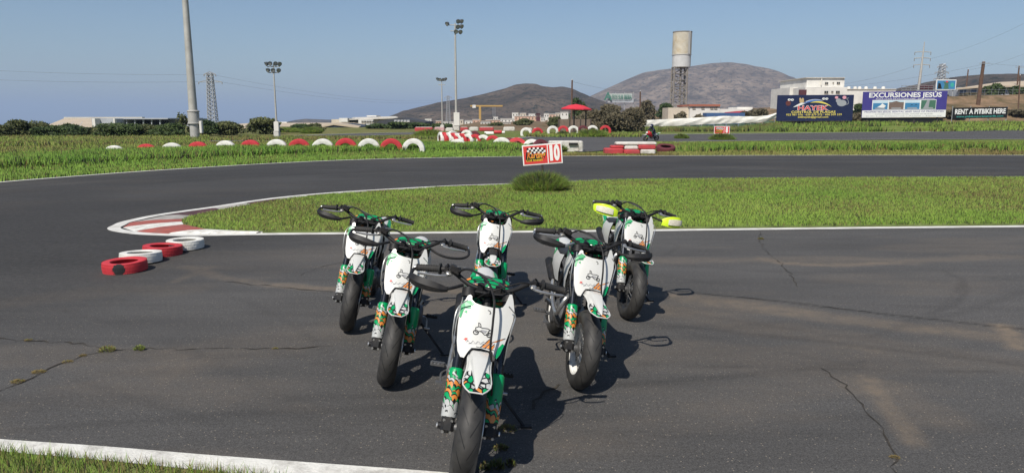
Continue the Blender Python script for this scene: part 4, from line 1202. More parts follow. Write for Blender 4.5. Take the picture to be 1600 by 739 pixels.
def truck_tyre(px, ytop, Y, c, label, group, turn=0.0, s=1.0, tilt=0.0):
    o = ob('truck_tyre', TB[c]); p = A(px, ytop, Y)
    o.location = (p.x, Y, p.z - .53 * s); o.rotation_euler = (R(90) + tilt, 0, turn); o.scale = (s, s, s)
    return tag(o, label, 'tyre', group)
row = [(178, 227.5, 'w'), (228, 225, 'r'), (268, 223.3, 'w'), (309, 221.5, 'r'), (352, 219.8, 'w'), (391, 218.8, 'r'), (432, 217.8, 'w'), (467, 217.2, 'r'), (504, 217, 'w'), (540, 216, 'r'), (576, 216.6, 'w'), (611, 216.6, 'r'), (646, 216.6, 'w')]
GRP = 'truck tyres half sunk in the bank'
wl_ = 'white truck tyre half sunk upright in the grass bank'; rl_ = 'red truck tyre half sunk upright in the grass bank'
NTH = ['first', 'second', 'third', 'fourth', 'fifth', 'sixth', 'seventh', 'eighth', 'ninth', 'tenth', 'eleventh', 'twelfth', 'thirteenth']
for k, (px, yt, c) in enumerate(row):
    truck_tyre(px, yt, 33.0 if px > 300 else 32.2, c, ('white' if c == 'w' else 'red') + ' truck tyre sunk in the bank, ' + NTH[12 - k] + ' of its row from the tyre wall', GRP, turn=R(random.uniform(-8, 8)))
# the tyre chicane
for k, (px, yt, c) in enumerate([(689, 206.5, 'w'), (694, 206.8, 'r'), (701, 207.2, 'w'), (708, 207.8, 'r'), (715, 208.2, 'w'), (722, 208.6, 'r'), (731, 209.2, 'w'), (742, 209.8, 'r'), (755, 210.8, 'w'), (770, 211.8, 'r')]):
    truck_tyre(px, yt, 46 - k * .25, c, ('white' if c == 'w' else 'red') + ' tyre, ' + NTH[k] + ' in the slanting tyre wall counting from the shorter far mast', 'tyre wall below the floodlight mast', turn=R(-68 + 5.5 * k), s=.86)
for k, (px, yt, c) in enumerate([(729, 203.2, 'w'), (741, 205, 'm'), (720, 205, 'm'), (707, 204.6, 'w')]):
    truck_tyre(px, yt, 52 + k * .7, c, ['white tyre standing behind the slanting tyre wall', 'dark red tyre lying behind the slanting tyre wall', 'dark red tyre wedged behind the slanting tyre wall, next to the mast', 'small white tyre at the back of the tyre wall'][k], None, turn=R(-30 + 20 * k), s=.9)
for k, (px, yt, c) in enumerate([(715, 217.4, 'w'), (784, 214.8, 'w'), (795, 215, 'm'), (808, 215, 'r'), (832, 217.3, 'w'), (846, 217.5, 'm')]):
    truck_tyre(px, yt, 37.5 - (.8 if k == 0 else 0), c, ['white tyre sunk in the grass before the slanting tyre wall', 'white tyre in the grass between the tyre wall and the broken barrier', 'dark tyre tipped against a red one near the broken barrier', 'red tyre tipped over near the broken barrier', 'white tyre touching the broken white barrier', 'dark red tyre next to the broken white barrier'][k], None, turn=R(-20 + 10 * k), tilt=R(-25 if k > 1 else 0))
# tyres at the parasol
for k, (px, yt, c) in enumerate([(822, 199.5, 'w'), (840, 199.8, 'r'), (863.5, 196.8, 'w'), (880, 196.6, 'r'), (896, 196.6, 'w'), (911, 196.2, 'm'), (926, 196, 'w'), (946, 196, 'r')]):
    truck_tyre(px, yt, 66, c, {'w': 'white', 'r': 'red', 'm': 'dark red'}[c] + ' upright tyre, ' + NTH[7 - k] + ' of the parasol row counting from the big brown bushes', 'tyres at the foot of the red parasol', turn=R(random.uniform(-10, 10)), s=1.0)

# ---------------------------------------------------------------- barriers
M['concrete_white'] = mat('barrier_white', (.56, .54, .49), .8, var=.12, scale=3, dirt=(.22, .19, .15), dscale=2.2, damt=.75, bump=.3, bscale=20)
M['barrier_red'] = mat('barrier_red', (.42, .045, .05), .6, var=.15, scale=3, dirt=(.17, .06, .055), dscale=2, damt=.6)
M['hollow_shade'] = mat('painted_hollow_shade', (.02, .02, .02), .9)
b1 = tag(empty('barrier', A(885, 236, 36)), 'long dirty white barrier with a broken end beside the second track', 'barrier')
def bpart(root, nm, m_, px0, px1, y0, y1, Y, dep, rz=0, bev=.05):
    a, c = A(px0, y1, Y), A(px1, y0, Y)
    ce = Vector(((a.x + c.x) / 2, Y + dep / 2, (a.z + c.z) / 2)) - root.location
    return MB().box(ce, (c.x - a.x, dep, c.z - a.z), Matrix.Rotation(rz, 3, 'Z') if rz else None, bev=bev).build(nm, M[m_], root)
bpart(b1, 'barrier_block', 'concrete_white', 858, 905, 220.5, 239, 36, .7, R(4)); bpart(b1, 'broken_end', 'concrete_white', 905, 911.5, 220.8, 239, 35.7, .9)
bpart(b1, 'painted_hollow', 'hollow_shade', 889, 903, 223.5, 227, 35.93, .1, R(4), 0)  # solid plate, its near-black colour stands for the shade inside an opening
b2 = tag(empty('barrier', A(985, 242, 33)), 'stack of red and white barrier blocks with a white slab across the top', 'barrier')
for nm, m_, x0, x1, y0, y1, dy in [('barrier_block', 'barrier_red', 945, 975, 232, 242, -.2), ('barrier_block', 'barrier_red', 975, 1001, 234.5, 242, -.3), ('barrier_block', 'concrete_white', 1001, 1025, 234, 242, -.2), ('barrier_block', 'barrier_red', 955, 976, 227.8, 232.2, .1), ('barrier_block', 'concrete_white', 976, 998, 228.2, 234.4, .0), ('barrier_block', 'barrier_red', 998, 1026, 227, 234, -.1), ('top_slab', 'concrete_white', 963, 1027, 222.2, 227.4, .1)]:
    bpart(b2, nm, m_, x0 + .3, x1 - .3, y0, y1, 33 + dy, .75 + .1 * dy)
# dark tyre carcasses in the weeds past the barrier
o = ob('truck_tyre', TB['m']); p = A(1040, 238, 36); o.location = (p.x, 36, .15); o.rotation_euler = (R(14), 0, 0); o.scale = (.9,) * 3
tag(o, 'dark red tyre lying flat in weeds next to the stacked barrier', 'tyre')
# low block wall across the far side
for k, (x0, x1, y0, y1, c) in enumerate([(648, 677, 199.5, 207.2, 'r'), (678.5, 695, 199.5, 207, 'p'), (696, 709, 200.5, 206.5, 'w'), (719, 732, 199.5, 205, 'r'), (733, 748, 199.3, 203.5, 'w'), (748.5, 772, 199.5, 203.2, 'r'), (786, 805, 199.2, 203.5, 'w'), (820, 832, 200.8, 204.5, 'w'), (832.5, 843, 200.8, 204.5, 'r')]):
    Y = 88; a, c2 = A(x0, y1, Y), A(x1, y0, Y); zb = min(a.z, Tz(a.x, Y))
    o = empty('barrier', (((a.x + c2.x) / 2), Y, zb))
    M['pink'] = M.get('pink') or mat('barrier_faded', (.50, .30, .30), .7, var=.3, scale=2)
    MB().box((0, 0, (c2.z - zb) / 2), (c2.x - a.x - .08, .6, c2.z - zb), bev=.06).build('barrier_block', M[{'r': 'barrier_red', 'w': 'concrete_white', 'p': 'pink'}[c]], o)
    MB().box((0, 0, c2.z - zb + .03), (c2.x - a.x - .3, .4, .07), bev=.02).build('coping', M['concrete_white'], o)
    tag(o, {'r': 'low red block of the far broken wall, ' + ['longest, at the hedge end', '', '', 'next to the tall mast', '', 'long one behind the drums', '', '', 'at the parasol end'][k], 'w': 'low white block of the far broken wall, ' + ['', '', 'squeezed between pink block and tall mast', '', 'between two red blocks', '', 'alone before the peach building', 'beside the last red block', ''][k], 'p': 'faded pink block next to the long red block of the far wall'}[c], 'barrier', 'blocks of the far wall')
for k, (x0, x1, y0, y1, c) in enumerate([(757, 771, 203.6, 207.4, 'w'), (772, 784, 202.8, 208.2, 'r'), (762, 773, 208.5, 212, 'w'), (784.5, 789, 203.5, 208, 'w')]):
    a, c2 = A(x0, y1, 74), A(x1, y0, 74)
    r_ = (c2.z - a.z) / 2
    mb = MB(); mb.lathe([(0, -.5), (.82, -.5), (.92, -.46), (1, -.4), (.95, -.1), (1, 0), (.95, .1), (1, .4), (.92, .46), (.82, .5), (0, .5)], axis='X', seg=18)
    zc = (a.z + c2.z) / 2
    mb.v = [(v[0] * (c2.x - a.x), v[1] * r_, v[2] * r_) for v in mb.v]
    o = mb.build('plastic_drum', M[{'w': 'tyre_white', 'r': 'tyre_red'}[c]]); o.location = ((a.x + c2.x) / 2, 74 if k != 2 else 70, Tz((a.x + c2.x) / 2, 74) + r_ * .97)
    tag(o, ['long white drum lying on its side behind the tyre wall', 'red drum lying between white drums behind the tyre wall', 'white drum on the ground under the other drums', 'small white drum at the end of the drum pile'][k], 'drum')

# ---------------------------------------------------------------- corner sign 10 and its tuft
M['sign_red'] = mat('sign_red', (.58, .045, .04), .45, var=.06)
M['sign_white'] = mat('sign_white', (.74, .73, .70), .5, var=.03)
M['sign_yellow'] = mat('sign_yellow', (.75, .50, .03), .5)
M['galv'] = mat('galvanised_steel', (.40, .41, .42), .5, metal=.5, var=.15, scale=5)
M['post_dark'] = mat('post_dark_steel', (.07, .06, .055), .6, metal=.3, dirt=(.12, .06, .03), dscale=10)
def corner_sign(loc, w, h, zc, roll, yaw, num, label):
    root = tag(empty('corner_sign', loc, (0, 0, yaw)), label, 'sign')
    MB().tube([(0, .04, -.05), (0, .04, zc)], .028, 8).build('post', M['post_dark'], root)
    bd = MB().box((0, 0, 0), (w, .02, h), bev=.004).build('board', M['sign_white'], root)
    bd.location = (0, 0, zc); bd.rotation_euler = (0, roll, 0)
    def q(nm, x0, x1, z0, z1, m_, y=-.0125): return MB().box(((x0 + x1) / 2 * w, y, (z0 + z1) / 2 * h), ((x1 - x0) * w, .004, (z1 - z0) * h)).build(nm, M[m_], bd, 0)
    q('red_panel', -.47, .125, -.44, .44, 'sign_red'); q('number_panel', .15, .47, -.44, .44, 'sign_red')
    for k, ch in enumerate(num):
        lettering(ch, h * .98, M['sign_white'], bd, ((.31 + (.0 if len(num) == 1 else (-.085, .055)[k])) * w, -.0165, 0), bold=.055, width=w * (.075 if ch == '1' else .15))
    ck = MB()
    for r_ in range(3):
        for k in range(9):
            x = (-.36 + .052 * k + .008 * r_) * w; z = (.30 - .10 * r_ + .012 * k - .0022 * k * k) * h
            ck.use(M['sign_white'] if (k + r_) % 2 else M['black_print']); ck.box((x, -.0155, z), (.050 * w, .002, .098 * h))
    ck.build('chequered_flag', None, bd, 0)
    bk = MB(); bk.poly([(x * w, -.0150, z * h) for x, z in [(-.43, -.18), (-.40, .16), (-.30, .24), (.06, .20), (.09, -.02), (.04, -.22), (-.10, -.30), (-.38, -.32)]]); bk.build('logo_ground', M['black_print'], bd, 0)
    lettering('Karting', h * .44, M['sign_yellow'], bd, (-.17 * w, -.0185, -.02 * h), bold=.02, shear=.3, width=w * .47)
    lettering('Karting', h * .44, M['sign_red'], bd, (-.175 * w, -.0200, .0 * h), bold=-.002, shear=.3, width=w * .45)
    lettering('CLUB TENERIFE', h * .13, M['sign_yellow'], bd, (-.21 * w, -.0185, -.27 * h), bold=.02, shear=.2, width=w * .42)
    return root
sg = A(847.5, 241.5, 16.7)
corner_sign((sg.x, 16.75, 0), .925, .475, sg.z, R(-4.6), R(-5), '10', 'red and white corner sign numbered 10 rising from a grass tuft')
def tuft(name, c, w, h, n_, label, seed, cols=((.075, .15, .018), (.20, .29, .05)), bw=.012, cat='shrub', dry=.12):
    g = np.random.default_rng(seed)
    a = g.random(n_) * 2 * np.pi; r_ = np.sqrt(g.random(n_)) * w / 2
    base = np.stack([c[0] + np.cos(a) * r_ * .8, c[1] + np.sin(a) * r_ * .6, np.full(n_, c[2]) + h * .75 * g.random(n_) * np.sqrt(np.maximum(0, 1 - (r_ / (w / 2)) ** 2))], 1)
    top = base + np.stack([np.cos(a) * r_ * .28 + g.normal(0, .035, n_) * w, np.sin(a) * r_ * .28 + g.normal(0, .035, n_) * w, h * (.22 + .22 * g.random(n_))], 1)
    b2_ = g.random(n_) * 2 * np.pi; dx = np.stack([np.cos(b2_), np.sin(b2_), 0 * b2_], 1) * bw / 2
    v = np.stack([base + dx, base - dx, top], 1).reshape(-1, 3) - np.array(c)
    t = g.random((n_, 1)); cc = np.array(cols[0]) * (1 - t) + np.array(cols[1]) * t
    cc = np.where(g.random((n_, 1)) < dry, np.array((.20, .15, .06)), cc)
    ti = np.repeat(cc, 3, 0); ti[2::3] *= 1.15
    o = ob(name, np_mesh(name, v, np.arange(3 * n_).reshape(-1, 3), M['grass'], np.clip(ti, 0, 1))); o.location = c
    return tag(o, label, cat)
tuft('grass_tuft', (.66, 16.55, .02), 1.36, .46, 9000, 'dense dark green grass tuft at the foot of the number 10 sign', 3)
s8 = A(1128, 203.5, 62)
corner_sign((s8.x, 62, 0), 1.32, .66, s8.z, 0, R(-4), '8', 'small red and white corner sign with an 8 far across the second track')
tuft('grass_tuft', tuple(A(1128, 222, 54)), 2.0, .68, 4000, 'round green tuft below the far sign with an 8', 4, bw=.04)
for k, (px, py, Y, w, h) in enumerate([(672, 214, 60, 3.0, .75), (486, 208, 76, 2.6, .75), (450, 207.5, 80, 3.2, .6), (925, 208, 62, 3.0, .75), (880, 206, 64, 1.4, .5), (868, 236, 36, 1.2, .42), (1065, 219, 57, 1.2, .4)]):
    p = A(px, py, Y); tuft('grass_tuft', (p.x, Y, Tz(p.x, Y)), w, h, 2600, ['broad green tuft in front of the long red block', 'rounded green mound of grass near the navy shed', 'low green mound beside the dark shrubs near the sheds', 'lush green tuft at the end of the parasol tyre row', 'small green tuft inside a white tyre by the parasol', 'weedy tuft leaning on the broken white barrier', 'small green tuft beside the far track'][k], 20 + k, bw=.05)
# weeds along the cracks
for k, (px, py, w, h, dr) in enumerate([(168, 549, .13, .05, .5), (218, 547, .09, .045, .05), (60, 582, .10, .018, .95), (28, 597, .10, .018, .95), (105, 566, .08, .016, .95), (130, 556, .06, .014, .95), (45, 532, .07, .014, .9), (430, 545, .05, .012, .9), (792, 672, .12, .035, .7), (782, 702, .09, .03, .6), (775, 733, .10, .06, .45), (798, 728, .06, .05, .5), (1189, 374, .10, .03, .7), (1398, 715, .06, .012, .95), (757, 734, .05, .05, .3)]):
    g = G(px, py)
    wd = tuft('weed', (g.x, g.y, .002), w, h, 240 if w > .085 else 120, ['bushy yellow-green weed where two cracks meet', 'bright green weed clump on the crack beside the bushy weed', 'dry weed on the slanting crack, second from the white line end', 'dry weed on the slanting crack, closest to the white line end', 'dry weed on the slanting crack, third from the white line end', 'dry weed on the slanting crack just short of the bushy weed', 'dry weed on the upper side crack past the bushy weed', 'tiny dry weed at the far end of the long crack', 'sparse weed in the shadow beside the leading bike, by its side stand', 'sparse weed in the shadow beside the leading front tyre', 'upright weed at the foot of the leading front tyre', 'small upright weed just past the leading front tyre', 'weed in the crack that meets the infield line', 'tiny dry weed in the crack with the dusty patch', 'thin green weed touching the leading front tyre'][k], 50 + k, bw=.006, cat='weed', dry=dr, cols=((.10, .16, .025), (.28, .32, .07)))
    wd['group'] = 'weeds in the asphalt cracks'

# ---------------------------------------------------------------- rider on the far track
def skin_mesh(name, joints, edges, m_, sub=2):
    """one continuous body: joints with radii grown into a surface"""
    me = bpy.data.meshes.new(name); me.from_pydata([j[0] for j in joints], edges, [])
    o = bpy.data.objects.new(name, me); col.objects.link(o)
    sk = o.modifiers.new('skin', 'SKIN'); sk.use_smooth_shade = True
    su = o.modifiers.new('sub', 'SUBSURF'); su.levels = sub; su.render_levels = sub
    for v, j in zip(me.skin_vertices[0].data, joints): v.radius = j[1] if isinstance(j[1], tuple) else (j[1], j[1])
    me.skin_vertices[0].data[0].use_root = True
    out = bpy.data.meshes.new_from_object(o.evaluated_get(bpy.context.evaluated_depsgraph_get()))
    bpy.data.objects.remove(o); out.materials.clear(); out.materials.append(m_)
    return out
rl = G(1008, 221); rrot = (0, R(14), R(-62))
rb = pit_bike('racing_bike', rl, R(-62), R(14), 0.0, 'red-fronted racing bike leaning round the far bend', 'black_rim', (), stand=False)
M['fairing_red'] = mat('fairing_red', (.55, .03, .03), .35, var=.05)
mb = MB().use(M['fairing_red']); mb.loft([ring_at(-.02, .66, .05, .05), ring_at(.08, .68, .13, .13), ring_at(.24, .70, .17, .20), ring_at(.40, .62, .17, .22), ring_at(.55, .50, .15, .16)])
mb.use(M['white_plastic']); mb.box((0, .02, .76), (.20, .06, .16), Matrix.Rotation(-.5, 3, 'X'), bev=.02)
mb.build('fairing', None, rb); rb.scale = (.84,) * 3
M['suit'] = mat('rider_suit', (.018, .022, .045), .6, var=.2, scale=8)
M['helmet'] = mat('helmet_paint', (.02, .025, .06), .25, var=.05)
J = [((0, .80, .80), (.15, .13)), ((0, .70, .96), (.14, .11)), ((0, .55, 1.10), (.17, .12)), ((0, .47, 1.17), (.09, .08)), ((0, .43, 1.23), (.055, .055)),
     ((-.17, .52, 1.12), .065), ((-.29, .42, .99), .050), ((-.28, .34, .94), .036), ((-.30, .31, .93), .030), ((.17, .52, 1.12), .065), ((.29, .42, .99), .050), ((.28, .34, .94), .036), ((.30, .31, .93), .030),
     ((-.12, .78, .77), .095), ((-.25, .50, .66), .070), ((-.17, .78, .36), .048), ((-.19, .66, .31), .038), ((.12, .78, .77), .095), ((.27, .50, .64), .070), ((.17, .78, .36), .048), ((.19, .66, .31), .038)]
E_ = [(0, 1), (1, 2), (2, 3), (3, 4), (2, 5), (5, 6), (6, 7), (7, 8), (2, 9), (9, 10), (10, 11), (11, 12), (0, 13), (13, 14), (14, 15), (15, 16), (0, 17), (17, 18), (18, 19), (19, 20)]
rd_ = ob('person', skin_mesh('person', J, E_, M['suit'])); rd_.location = rl; rd_.rotation_euler = rrot; rd_.scale = (.84,) * 3
tag(rd_, 'person in a dark suit and helmet crouched on the racing bike', 'person')
mb = MB().use(M['helmet']); mb.loft([ring_at(.28, 1.30, .05, .07), ring_at(.30, 1.31, .10, .12), ring_at(.40, 1.33, .128, .145), ring_at(.50, 1.33, .11, .13), ring_at(.55, 1.32, .06, .07)])
mb.use(M['glass_visor'] if 'glass_visor' in M else M['sign_white']); mb.box((0, .285, 1.33), (.17, .03, .07), bev=.012)
mb.build('helmet', None, rd_)
# ---------------------------------------------------------------- trees and shrubs
M['leaf'] = mat_leaf('tree_leaf', .6, .25, .45)
M['bark'] = mat('bark', (.11, .085, .06), .9, var=.3, scale=4, bump=.4, bscale=12)
def leafy(name, base, w, h, n_, label, seed, c0, c1, leaf=.22, lobes=7, sparse=0.0, flat=.8, cat='tree', group=None, trunk=True):
    """trunk and limbs carrying clumps of leaf-sized faces"""
    g = np.random.default_rng(seed); rd = random.Random(seed)
    root = tag(empty(name, base), label, cat, group)
    L = []
    for k in range(lobes):
        a = rd.uniform(0, 6.28); r_ = rd.uniform(.1, .36) * w
        zc = h * rd.uniform(.28, .80) if k else h * .62
        L.append((math.cos(a) * r_ * (1.25 - zc / h), math.sin(a) * r_ * flat, zc, rd.uniform(.17, .30) * w, rd.uniform(.16, .26) * h))
    if not sparse: L.append((0, 0, h * .28, .46 * w, .26 * h))
    tr = MB().use(M['bark'])
    k0 = max(.05, .03 * h)
    tr.tube([(0, 0, -.3), (0.02 * w, 0, h * .25), (.04 * w, 0, h * .55)], [k0, k0 * .75, k0 * .35], 7)
    for (x, y, z, rx, rz) in L:
        tr.tube([(0, 0, h * .12), (x * .5, y * .5, z * .65), (x, y, z + rz * .5)], [k0 * .55, k0 * .35, k0 * .1], 5)
    tr.build('trunk', None, root)
    per = n_ // len(L); P0, CC = [], []
    for (x, y, z, rx, rz) in L:
        d = g.normal(size=(per, 3)); d /= np.linalg.norm(d, axis=1)[:, None]
        rr_ = (g.random(per) ** .45 if not sparse else g.random(per) ** .8)[:, None]
        nz_ = (.75 + .5 * vnoise(d[:, 0] * 3 + x * 7 + 50, d[:, 2] * 3 + y * 5 + 50, seed))[:, None]
        p = np.array([x, y, z]) + d * rr_ * nz_ * np.array([rx, rx * flat, rz])
        P0.append(p); CC.append(np.full(per, rd.uniform(.0, .55)))
    p = np.concatenate(P0); t = np.clip(np.concatenate(CC) + g.random(len(p)) * .5, 0, 1)[:, None]
    k = p[:, 2] > .02; p, t = p[k], t[k]; n2 = len(p)
    u = g.normal(size=(n2, 3)); u /= np.linalg.norm(u, axis=1)[:, None]
    v = np.cross(u, g.normal(size=(n2, 3))); v /= np.linalg.norm(v, axis=1)[:, None]
    s_ = (leaf * (.5 + g.random(n2)))[:, None]
    q = np.stack([p - u * s_, p + v * s_ * .45, p + u * s_, p - v * s_ * .45], 1).reshape(-1, 3)
    col_ = np.repeat(np.array(c0) * (1 - t) + np.array(c1) * t, 4, 0)
    tag(ob('crown', np_mesh('crown', q, np.arange(4 * n2).reshape(-1, 4), M['leaf'], col_), root))
    return root
DG, OG, BR = ((.022, .045, .016), (.080, .115, .034)), ((.045, .060, .022), (.135, .145, .050)), ((.055, .050, .030), (.165, .140, .085))
def tree_px(px, ybot, ytop, wpx, Y, label, pal=DG, name='tree', n_=2600, seed=1, **kw):
    p = A(px, ytop, Y); zb = Tz(p.x, Y); h = p.z - zb
    return leafy(name, (p.x, Y, zb), wpx / FPX * Y, max(.5, h), n_, label, seed, pal[0], pal[1], leaf=kw.pop('leaf', .0019 * Y), **kw)
for k, (px, yt, w, Y, pal, lab) in enumerate([
    (-20, 193, 60, 58, OG, 'olive shrub at the very edge of the tree belt, before the grey fence'),
    (36, 187.5, 62, 60, OG, 'tallest olive tree of the belt before the warehouse'),
    (73, 195, 40, 58, DG, 'dark round shrub beside the tallest olive tree'),
    (108, 195, 58, 59, DG, 'bushy dark tree below the tan warehouse roof'),
    (148, 198, 44, 60, OG, 'low olive bush under the warehouse corner'),
    (184, 193.5, 62, 58, DG, 'wide dark green tree before the grey gable wall'),
    (228, 192.5, 52, 60, OG, 'olive tree before the open dark shed'),
    (262, 190, 50, 59, DG, 'dark green tree leaning towards the thick steel mast'),
    (318, 189.5, 36, 66, DG, 'dark tree between the thick mast and the lattice pylon'),
    (352, 191, 50, 68, OG, 'rounded olive tree beside the lattice pylon'),
    (412, 185, 52, 72, OG, 'loose olive tree behind the short floodlight mast'),
    (466, 195.5, 34, 84, DG, 'dark bush before the long tan shed roof'),
    (492, 195, 26, 86, OG, 'small olive bush before the navy shed')]):
    tree_px(px, 215, yt - 1, w * 1.3, Y, lab, pal, seed=100 + k, name='tree', group='trees of the belt on the seaward side', n_=6500)
tree_px(284, 213, 174, 34, 61, 'thin bare-looking tree rising beside the thick mast', OG, seed=140, n_=500, sparse=1, lobes=6)
for k, (px, yt, w, Y, pal, lab) in enumerate([
    (588, 193.5, 40, 105, DG, 'dark hedge shrub beside the navy shed'), (622, 191.5, 46, 104, DG, 'dark hedge shrub before the grey shed'), (655, 193, 44, 106, DG, 'dark hedge shrub behind the long red block'), (690, 192.5, 40, 108, DG, 'dark hedge shrub between the two floodlight masts'),
    (775, 193, 26, 140, OG, 'small olive tree beside the white van-like sheds'), (818, 186.5, 30, 150, OG, 'grey-green tree before the peach building'), (866, 183, 28, 130, OG, 'olive tree before the white houses beside the parasol')]):
    tree_px(px, 200, yt, w, Y, lab, pal, seed=160 + k, name='shrub', cat='shrub', n_=4500)
for k, (px, yt, w, Y, pal, lab) in enumerate([
    (922, 164, 60, 78, BR, 'brownish bush closest to the red parasol'), (958, 160.5, 72, 76, BR, 'tall brown-olive bush below the green lettered board'), (990, 163.5, 50, 77, BR, 'brown-olive bush beside the white tarpaulin'), (905, 152, 40, 120, DG, 'dark green tree rising behind the parasol'), (1012, 157, 30, 135, BR, 'brown tree behind the wooden pole near the water tower'), (1040, 161, 34, 150, DG, 'dark green tree left of the water tower foot'),
    (1062, 176, 26, 110, BR, 'dry bush at the foot of the water tower'), (1092, 178, 22, 112, BR, 'dry bush in front of the white house'), (1186, 168, 40, 120, BR, 'dry brown bush between the tarpaulin and the navy hoarding'), (1165, 172, 30, 118, BR, 'dry brown bush beside the blue container')]):
    tree_px(px, 200, yt, w, Y, lab, pal, seed=180 + k, name='bush', cat='bush', n_=9000 if k < 3 else 4000)
for k, (px, yt, w, Y, pal, lab) in enumerate([(1342, 176, 30, 99, BR, 'dry bush in the gap between the two big hoardings'), (1344, 163, 26, 128, DG, 'green tree below the white factory wing'), (1395, 173, 40, 122, BR, 'dry brush on the slope behind the purple hoarding'), (1490, 172, 44, 101, BR, 'dry bush beside the purple hoarding'), (1585, 172, 40, 102, BR, 'dry bush past the rent banner'), (1465, 150, 40, 128, BR, 'brown brush on top of the slope under the small picture board'), (1556, 131, 34, 134, DG, 'dark green tree before the tan-roofed hall'), (1592, 133, 30, 132, DG, 'dark tree at the end of the tan-roofed hall'), (1520, 152, 40, 126, BR, 'low dry brush along the top of the earth slope'), (1440, 155, 36, 127, OG, 'olive brush along the top of the earth slope')]):
    tree_px(px, 190, yt, w, Y, lab, pal, seed=220 + k, name='bush', cat='bush', n_=4000)

# ---------------------------------------------------------------- buildings
for nm, c in (('wall_white', (.66, .64, .59)), ('wall_cream', (.56, .49, .39)), ('wall_peach', (.56, .37, .27)), ('wall_grey', (.36, .38, .41)), ('roof_tan', (.46, .38, .28)), ('roof_pale', (.55, .52, .46)), ('navy_wall', (.035, .05, .075)), ('dark_wall', (.045, .048, .055)), ('terracotta', (.34, .12, .075)), ('glass_dark', (.03, .035, .04)), ('blue_metal', (.05, .11, .24)), ('maroon_wall', (.09, .028, .035))):
    M[nm] = mat(nm, c, .8 if nm != 'glass_dark' else .15, var=.08, scale=.6, dirt=tuple(v * .72 for v in c), dscale=.5, damt=.5)
def bx(root, nm, m_, x0, x1, y0, y1, Y, dep, parent=None, bev=0):
    """wall block spanning pixels x0..x1, y0 (top)..y1 (None: down to the ground) at distance Y"""
    a, c = A(x0, y1 if y1 is not None else y0 + 5, Y), A(x1, y0, Y)
    zb = a.z if y1 is not None else min(Tz(a.x, Y), Tz(c.x, Y), Tz(a.x, Y + dep), Tz(c.x, Y + dep)) - .3
    ce = Vector(((a.x + c.x) / 2, Y + dep / 2, (zb + c.z) / 2)) - root.location
    o = MB().box(ce, (c.x - a.x, dep, c.z - zb), bev=bev).build(nm, M[m_], None, 0)
    o.parent = parent or root
    return o
def win(root, x0, x1, y0, y1, Y, m_='glass_dark', nm='window'):
    a, c = A(x0, y1, Y), A(x1, y0, Y)
    mb = MB().use(M[m_]); ce = Vector(((a.x + c.x) / 2, Y - .02, (a.z + c.z) / 2)) - root.location; w, h = c.x - a.x, c.z - a.z
    mb.box(ce, (w, .10, h)); mb.use(M['wall_cream'])
    mb.box(ce + Vector((0, -.05, -h / 2 - .03)), (w * 1.1, .14, .06)); mb.box(ce + Vector((0, -.06, 0)), (.05, .04, h))
    return mb.build(nm, None, root, 0)
def bld(name, px, Y, label, cat='building', group=None):
    p = A(px, 190, Y); return tag(empty(name, (p.x, Y, Tz(p.x, Y))), label, cat, group)
def slope(root, nm, m_, c4, thick=.25):
    """roof plane from four (px, py, Y) corners"""
    pts = [A(*c) - root.location for c in c4]
    return MB().poly(pts, (0, 0, -thick)).build(nm, M[m_], root, 0)
b = bld('warehouse', 110, 118, 'warehouse with a wide tan sheet roof behind the seaward trees')
bx(b, 'wall', 'wall_grey', 60, 145, 203.6, None, 118, 1.0); slope(b, 'roof', 'roof_tan', [(56, 203.2, 117.6), (145, 203.2, 117.6), (143, 185.4, 136), (100, 185.4, 136)])
for k in range(3):
    slope(b, 'roof_seam', 'wall_grey', [(75 + 22 * k, 202.6, 117.9), (76 + 22 * k, 202.6, 117.9), (111 + 11 * k, 186, 135.4), (110.4 + 11 * k, 186, 135.4)], .02)
bx(b, 'gable_wall', 'wall_white', 144, 148, 185.6, None, 117.5, 18); bx(b, 'side_wall', 'wall_grey', 148, 177, 185.8, None, 119, 16); bx(b, 'corner_post', 'wall_white', 177, 179, 185.6, None, 118.5, .6); bx(b, 'ridge_flashing', 'roof_pale', 100, 222, 183.2, 185.4, 137, 1.0)
b = bld('open_shed', 240, 124, 'long dark open shed under a pale flat roof edge')
bx(b, 'back_wall', 'dark_wall', 179, 258, 186.6, None, 126, 8); bx(b, 'roof', 'wall_grey', 178, 262, 184.8, 186.7, 122, 14); bx(b, 'end_wall', 'wall_grey', 258, 302, 185.6, None, 127, 6)
for k in range(6): bx(b, 'post', 'wall_grey', 184 + 13 * k, 185 + 13 * k, 186.8, None, 122.4, .3)
b = bld('garden_wall', 5, 90, 'grey boundary wall at the end of the seaward trees', 'wall'); bx(b, 'wall_panel', 'wall_grey', -60, 28, 206, None, 90, .3); bx(b, 'coping', 'dark_wall', -60, 28, 205, 206, 89.9, .5)
b = bld('shed', 375, 110, 'shed with a tan roof and a round plaque between olive trees')
bx(b, 'wall', 'dark_wall', 366, 405, 198, None, 110, 8); slope(b, 'roof', 'roof_tan', [(362, 199, 109.5), (410, 198.4, 109.5), (402, 191.8, 122), (370, 194, 122)])
pl = A(385.5, 202, 109.9); MB().lathe([(0, -.04), (.33, -.04), (.36, 0), (0, 0)], c=tuple(pl - b.location), axis='Y', seg=20).build('round_plaque', M['pink'], b)
b = bld('long_shed', 480, 125, 'long shed with a tan roof running behind the bushes')
bx(b, 'wall', 'wall_cream', 436, 500, 203, None, 125, 4); slope(b, 'roof', 'roof_tan', [(434, 203.4, 124.6), (512, 203, 124.6), (556, 192, 150), (440, 192.3, 150)]); bx(b, 'roof_light', 'wall_white', 436, 448, 190.8, 192.4, 150, 3)
b = bld('navy_shed', 535, 118, 'navy gable-fronted shed with pale roof edges')
